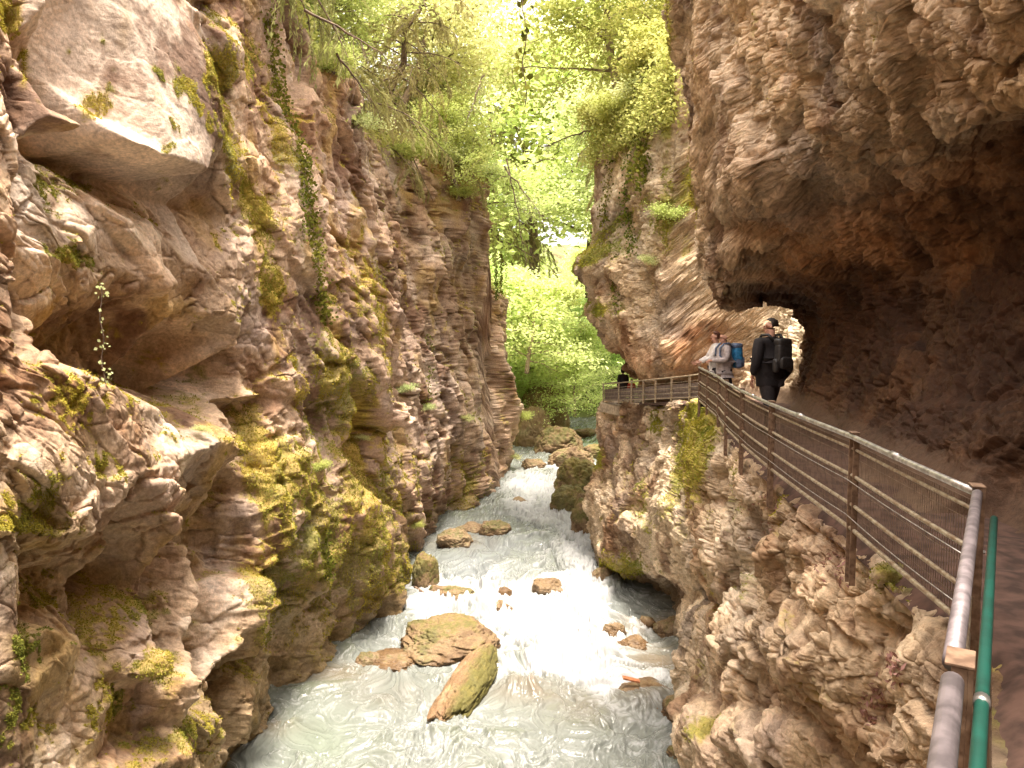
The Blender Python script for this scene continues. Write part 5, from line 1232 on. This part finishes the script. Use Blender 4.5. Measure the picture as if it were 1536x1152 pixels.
def person(loc, rz, H, label, coat, legs, hair, shoes, build=1.0, head_turn=0.0, hood=False, arms='down', group=None, belly=0.0, hairlen=0, bald=False, stride=.12, lean=0.0, coatlen=0.0):
    """local frame: faces +y, stands on z = 0; scaled to height H"""
    s = H / 1.78; root = empty('person', loc, rz, s); tag(root, label, 'person', group)
    b = build; t_ = .80 * b
    hip = V3(0, 0, .95); w_ = V3(0, .0, 1.10); ch = V3(0, lean * .3, 1.32); nk = V3(0, lean * .45 - .01, 1.50); hd = V3(0, lean * .5 + .015, 1.60); cr = V3(0, lean * .5 + .005, 1.69)
    Rz = Matrix.Rotation(head_turn, 3, 'Z')
    def h(dx, dy, dz): return hd + Rz @ V3(dx, dy, dz)
    B = {'hip': (hip, .10 * b), 'w': (w_, (.10 * b, .08 * b)), 'ch': (ch, (.12 * b, .085 * b)), 'nk': (nk, .062), 'jaw': (h(0, .012, -.015), (.070, .078)), 'hd': (h(0, .005, .045), (.078, .094)), 'cr': (h(0, -.008, .105), (.066, .08)), 'nose': (h(0, .112, .018), .014), 'earL': (h(-.083, -.005, .02), .014), 'earR': (h(.083, -.005, .02), .014), 'chin': (h(0, .075, -.060), .026)}
    E = [('hip', 'w'), ('w', 'ch'), ('ch', 'nk'), ('nk', 'jaw'), ('jaw', 'hd'), ('hd', 'cr'), ('hd', 'nose'), ('hd', 'earL'), ('hd', 'earR'), ('jaw', 'chin')]
    J = {'hip': (hip, (.19 * b, .15 * b)), 'hem': (hip + V3(0, 0, -.10 - coatlen), (.195 * b, .155 * b)), 'w': (w_, (.18 * b + belly * .4, .15 * b + belly * .5)), 'ch': (ch, (.20 * b, .155 * b)), 'up': (ch + V3(0, 0, .10), (.18 * b, .125 * b)), 'nk': (nk + V3(0, 0, -.035), .075), 'co': (nk + V3(0, 0, .005), .072)}
    JE = [('hem', 'hip'), ('hip', 'w'), ('w', 'ch'), ('ch', 'up'), ('up', 'nk'), ('nk', 'co')]
    T = {'hip': (hip + V3(0, 0, .03), (.155 * b, .125 * b))}; TE = []
    for sd, nm in ((-1, 'L'), (1, 'R')):
        st = stride * (1 if sd > 0 else -1)
        kn = V3(sd * .10, st * .8, .50); an = V3(sd * .10, st * 1.1 - (.05 if st < 0 else 0), .09); hp = V3(sd * .09, 0, .88)
        B['hp' + nm] = (hp, .065 * b); B['kn' + nm] = (kn, .052); B['an' + nm] = (an, .035); B['to' + nm] = (an + V3(0, .14, -.05), .03)
        E += [('hip', 'hp' + nm), ('hp' + nm, 'kn' + nm), ('kn' + nm, 'an' + nm), ('an' + nm, 'to' + nm)]
        T['hp' + nm] = (hp, .105 * b); T['th' + nm] = (hp.lerp(kn, .5), .095 * b); T['kn' + nm] = (kn, .072 * b); T['cf' + nm] = (kn.lerp(an, .5), .067); T['an' + nm] = (an + V3(0, 0, .0), .06)
        TE += [('hip', 'hp' + nm), ('hp' + nm, 'th' + nm), ('th' + nm, 'kn' + nm), ('kn' + nm, 'cf' + nm), ('cf' + nm, 'an' + nm)]
        shd = V3(sd * .185 * b, lean * .4, 1.41)
        if arms == 'down': el_ = V3(sd * (.235 * b), -.03, 1.12); wr = V3(sd * (.235 * b), .06, .88); fd = V3(0, .10, -1)
        elif arms == 'front': el_ = V3(sd * (.27 * b), .04, 1.15); wr = V3(sd * .08, .27 + belly, 1.13); fd = V3(-sd * .8, .35, -.1)
        elif arms == 'rail': el_ = V3(sd * .24 * b, .14, 1.15); wr = V3(sd * .17, .36, 1.05); fd = V3(-sd * .2, 1, -.25)
        B['sh' + nm] = (shd, .042); B['el' + nm] = (el_, .040); B['wr' + nm] = (wr, .026); fd = fd.normalized(); side = fd.cross(V3(sd, 0, 0) if abs(fd.x) < .5 else V3(0, 0, 1)).normalized()
        pm = wr + fd * .05; B['pm' + nm] = (pm, (.034, .018)); kk = wr + fd * .09; B['kk' + nm] = (kk, (.036, .014))
        E += [('ch', 'sh' + nm), ('sh' + nm, 'el' + nm), ('el' + nm, 'wr' + nm), ('wr' + nm, 'pm' + nm), ('pm' + nm, 'kk' + nm)]
        curl = fd.cross(side).normalized()
        for q, (o_, ln) in enumerate(((-.030, .068), (-.010, .078), (.010, .072), (.030, .056))):
            f0 = kk + side * o_ + fd * .012; f1 = f0 + fd * ln * .55 + curl * .01; f2 = f1 + fd * ln * .4 + curl * .025
            B[f'f{q}a' + nm] = (f0, .0095); B[f'f{q}b' + nm] = (f1, .009); B[f'f{q}c' + nm] = (f2, .0075); E += [('kk' + nm, f'f{q}a' + nm), (f'f{q}a' + nm, f'f{q}b' + nm), (f'f{q}b' + nm, f'f{q}c' + nm)]
        t0 = wr + fd * .035 - side * .036; t1 = t0 + fd * .035 - side * .02; B['ta' + nm] = (t0, .0105); B['tb' + nm] = (t1, .009); E += [('pm' + nm, 'ta' + nm), ('ta' + nm, 'tb' + nm)]
        J['sh' + nm] = (shd + V3(0, 0, .0), .085 * b); J['ua' + nm] = (shd.lerp(el_, .5), .074 * b); J['el' + nm] = (el_, .062 * b); J['fa' + nm] = (el_.lerp(wr, .5), .054 * b); J['wr' + nm] = (wr - (wr - el_).normalized() * .02, .043)
        JE += [('up', 'sh' + nm), ('sh' + nm, 'ua' + nm), ('ua' + nm, 'el' + nm), ('el' + nm, 'fa' + nm), ('fa' + nm, 'wr' + nm)]
        sh = MB(); f = an; ax = V3(0, 1, 0)
        P_ = [f + V3(0, -.09, -.03), f + V3(0, -.05, -.02), f + V3(0, .03, -.03), f + V3(0, .11, -.045), f + V3(0, .17, -.055), f + V3(0, .195, -.062)]
        sh.tube(P_, [.035, .058, .058, .048, .038, .02], 10); sh.build('shoe', shoes, root, True)
    body = skin_mesh('body', B, E, SKIN, 'hip', root); 
    skin_mesh('jacket', J, JE, coat, 'hip', root); skin_mesh('trousers', T, TE, legs, 'hip', root)
    hm = MB()
    for sx in (-1, 1):
        c = h(sx * .031, .088, .040)
        k = 8; hm.tube([c, c + Rz @ V3(0, .008, 0)], [.010, .006], 8)
    hm.build('eyes', plain('eye', (.03, .02, .02), .2, 0, .1, 5, 0), body, True)
    mm = MB(); c = h(0, .094, -.028); mm.box(c, (.045, .012, .010)); mm.build('mouth', plain('lips', (.35, .12, .10), .5, 0, .1, 5, 0), body, True)
    if hood or not bald:
        D, Fc = ICO4; Dn = D.copy()
        if hood: keep = ~((Dn[:, 1] > .55) & (Dn[:, 2] < .55)); scl = np.array((.112, .13, .15)); cc = h(0, -.01, .055)
        else:
            keep = ((Dn[:, 2] > .32 - Dn[:, 1] * -.55) | ((Dn[:, 1] < .05) & (Dn[:, 2] > -.35 - hairlen))); scl = np.array((.092, .108, .105)); cc = h(0, -.006, .062)
        nse = fbm3(Dn[:, 0] * 5, Dn[:, 1] * 5, Dn[:, 2] * 5, 3, 5); Pp = Dn * scl * (1 + nse[:, None] * .12)
        if hood: Pp[:, 2] = np.where(Dn[:, 2] < 0, Pp[:, 2] * 1.0, Pp[:, 2])
        if hairlen: Pp[:, 2] = np.where(Dn[:, 2] < -.1, Pp[:, 2] * 1.5, Pp[:, 2])
        R_ = np.array([[math.cos(head_turn), -math.sin(head_turn), 0], [math.sin(head_turn), math.cos(head_turn), 0], [0, 0, 1]]); Pp = Pp @ R_.T + np.array(cc)
        fk = Fc[keep[Fc].all(1)]; me = mk_mesh('hood' if hood else 'hair', Pp, fk, coat if hood else hair, True, 3); obj('hood' if hood else 'hair', me, root)
    return root
def backpack(name, loc, rz, H, mat, mat2, label, depth=.2, wide=.30, tall=.50):
    s = H / 1.78; root = empty(name, loc, rz, s); tag(root, label, 'backpack')
    D, Fc = ICO4
    def blob(nm, c, sz, m, boxy=4., par=root, sd=1):
        box = 1 / (np.sum(np.abs(D) ** boxy, 1) ** (1 / boxy)); P = D * box[:, None] * np.array(sz) / 2
        P *= (1 + fbm3(P[:, 0] * 9 + sd, P[:, 1] * 9, P[:, 2] * 9, 3, sd) * .10)[:, None]
        o = obj(nm, mk_mesh(nm, P + np.array(c), Fc, m, True, 3), par); return o
    by = -.17 - depth / 2
    mb = blob('bag', (0, by, 1.22), (wide, depth, tall), mat)
    blob('front_pocket', (0, by - depth * .45, 1.10), (wide * .8, depth * .5, tall * .45), mat2, 4., root, 3)
    blob('lid', (0, by + .01, 1.22 + tall * .46), (wide * .95, depth * 1.1, .12), mat2, 3.5, root, 5)
    blob('side_pocket', (-wide * .5, by, 1.06), (.09, depth * .7, .2), mat2, 3, root, 7); blob('side_pocket', (wide * .5, by, 1.06), (.09, depth * .7, .2), mat2, 3, root, 8)
    t = MB(); t.tube([(-.04, by + .1, 1.47), (0, by + .09, 1.52), (.04, by + .1, 1.47)], .010, 6); t.build('top_handle', mat2, root, True)
    for sx in (-1, 1):
        t = MB(); t.tube([(sx * .10, -.14, 1.44), (sx * .12, -.06, 1.515), (sx * .13, .06, 1.505), (sx * .135, .145, 1.40), (sx * .15, .15, 1.25), (sx * .19, .04, 1.10), (sx * .16, -.13, 1.03)], .022, 6, True, 1.0); t.build('strap', mat2, root, True)
    return root
BLK = plain('black_wool', (.012, .008, .010), .85, 0, .3, 30, .2); BLK2 = plain('black_nylon', (.03, .026, .026), .5, 0, .4, 22, .3); DRK = plain('dark_cloth', (.022, .016, .018), .85, 0, .3, 22, .2)
GREYJ = plain('grey_jacket', (.42, .36, .36), .85, 0, .25, 16, .35); WHTJ = plain('pale_jacket', (.66, .60, .58), .8, 0, .2, 12, .3); BLUE = plain('blue_nylon', (.03, .20, .42), .5, 0, .4, 16, .3); BLUED = plain('grey_blue_nylon', (.12, .16, .26), .5, 0, .4, 16, .3)
HAIRD = plain('dark_hair', (.025, .014, .010), .6, 0, .4, 40, .5); HAIRR = plain('reddish_hair', (.14, .05, .03), .6, 0, .4, 40, .5); SHOE = plain('dark_shoes', (.02, .015, .015), .6, 0, .3, 20, .1); REDJ = plain('red_jacket', (.5, .08, .04), .8, 0, .2, 14, .3)
def feet(u, y, z=None):
    p = at(u, 500, y); return (p.x, y, float(np.interp(y, [k[0] for k in RK], [k[2] for k in RK])) + .05)
def facing(dx, dy): return math.atan2(-dx, dy)
# tall man in black in front of the opening
ya = 11.9; L = feet(1157, ya); rz = facing(-.42, .9)
person(L, rz, 1.90, 'tall man in a long black coat before the bright opening, head turned to the river', BLK, DRK, HAIRD, SHOE, 1.28, head_turn=.85, group='walkers on the path', belly=.03, coatlen=.12)
backpack('backpack', L, rz, 1.90, BLK2, BLK2, 'black backpack on the back of the tall man in black', .15, .27, .40)
# couple at the bend of the railing
yb = 15.4; L = feet(1087, yb); rz = facing(-.95, -.05)
person(L, rz, 1.66, 'bald man in a grey jacket at the bend of the near railing', GREYJ, DRK, HAIRD, SHOE, 1.15, head_turn=.2, group='walkers on the path', arms='front', belly=.05, bald=True)
backpack('backpack', L, rz, 1.66, BLUE, BLUED, 'blue and grey backpack worn by the bald man', .22, .32, .52)
L2 = feet(1074, 16.1); person(L2, facing(-.95, .1), 1.68, 'reddish haired woman in a pale jacket half hidden behind the bald man', WHTJ, DRK, HAIRR, SHOE, 1.0, head_turn=.1, group='walkers on the path', arms='rail', hairlen=.2)
# far walkers behind the far railing
p = at(934, 606, 30.6); person((p.x, p.y, p.z), facing(-.4, .9), 1.50, 'person in a dark hooded coat standing at the corner of the far railing', DRK, DRK, HAIRD, SHOE, 1.15, group='walkers on the path', hood=True)
p = at(947, 606, 30.4); person((p.x, p.y, p.z), facing(-.4, -.9), 1.05, 'child in a red jacket beside the hooded person', REDJ, DRK, HAIRR, SHOE, 1.1, group='walkers on the path')
# ================================================================ CAMERA, LIGHT
cam = bpy.data.cameras.new('camera'); cam.lens = 26.0; cam.sensor_width = 36.0; cam.clip_end = 1500; cam.clip_start = .05
co = bpy.data.objects.new('camera', cam); COL.objects.link(co); co.rotation_euler = (math.pi / 2 - TH, 0, 0)
scene.camera = co
w = bpy.data.worlds.new("World"); scene.world = w; w.use_nodes = True
nt = w.node_tree; bg = nt.nodes['Background']
SUN = Vector((.06, -.14, .97)).normalized()
el = math.asin(SUN.z); azm = math.atan2(SUN.x, SUN.y)
sky = nt.nodes.new('ShaderNodeTexSky'); sky.sky_type = 'NISHITA'; sky.sun_disc = False
sky.sun_elevation = el; sky.sun_rotation = azm; sky.air_density = 1.0; sky.dust_density = 6.0; sky.ozone_density = .3
mx = nt.nodes.new('ShaderNodeMix'); mx.data_type = 'RGBA'; mx.inputs['Factor'].default_value = .8
mx.inputs['B'].default_value = (13.2, 12.3, 11.1, 1)      # bright thin cloud over the blue
# overcast skies are about three times brighter overhead than at the horizon
tcw = nt.nodes.new('ShaderNodeTexCoord'); sx = nt.nodes.new('ShaderNodeSeparateXYZ'); nt.links.new(tcw.outputs['Generated'], sx.inputs[0])
gr = nt.nodes.new('ShaderNodeMapRange'); gr.inputs['From Min'].default_value = 0; gr.inputs['From Max'].default_value = 1; gr.inputs['To Min'].default_value = .38; gr.inputs['To Max'].default_value = 1.35
nt.links.new(sx.outputs['Z'], gr.inputs['Value'])
ml = nt.nodes.new('ShaderNodeMix'); ml.data_type = 'RGBA'; ml.blend_type = 'MULTIPLY'; ml.inputs['Factor'].default_value = 1
nt.links.new(mx.outputs['Result'], ml.inputs['A']); nt.links.new(gr.outputs['Result'], ml.inputs['B'])
nt.links.new(sky.outputs[0], mx.inputs['A']); nt.links.new(ml.outputs['Result'], bg.inputs['Color'])
bg.inputs['Strength'].default_value = .15
sl = bpy.data.lights.new('sun', 'SUN'); sl.energy = 4.5; sl.angle = math.radians(12); sl.color = (1, .91, .78)
so = bpy.data.objects.new('sun', sl); COL.objects.link(so); so.rotation_euler = SUN.to_track_quat('Z', 'Y').to_euler()
scene.view_settings.view_transform = 'Standard'; scene.view_settings.look = 'None'
scene.view_settings.exposure = EXPO; scene.view_settings.gamma = 1; scene.view_settings.use_curve_mapping = False
scene.cycles.max_bounces = 6; scene.cycles.diffuse_bounces = 3; scene.cycles.transparent_max_bounces = 8
scene.cycles.use_denoising = True
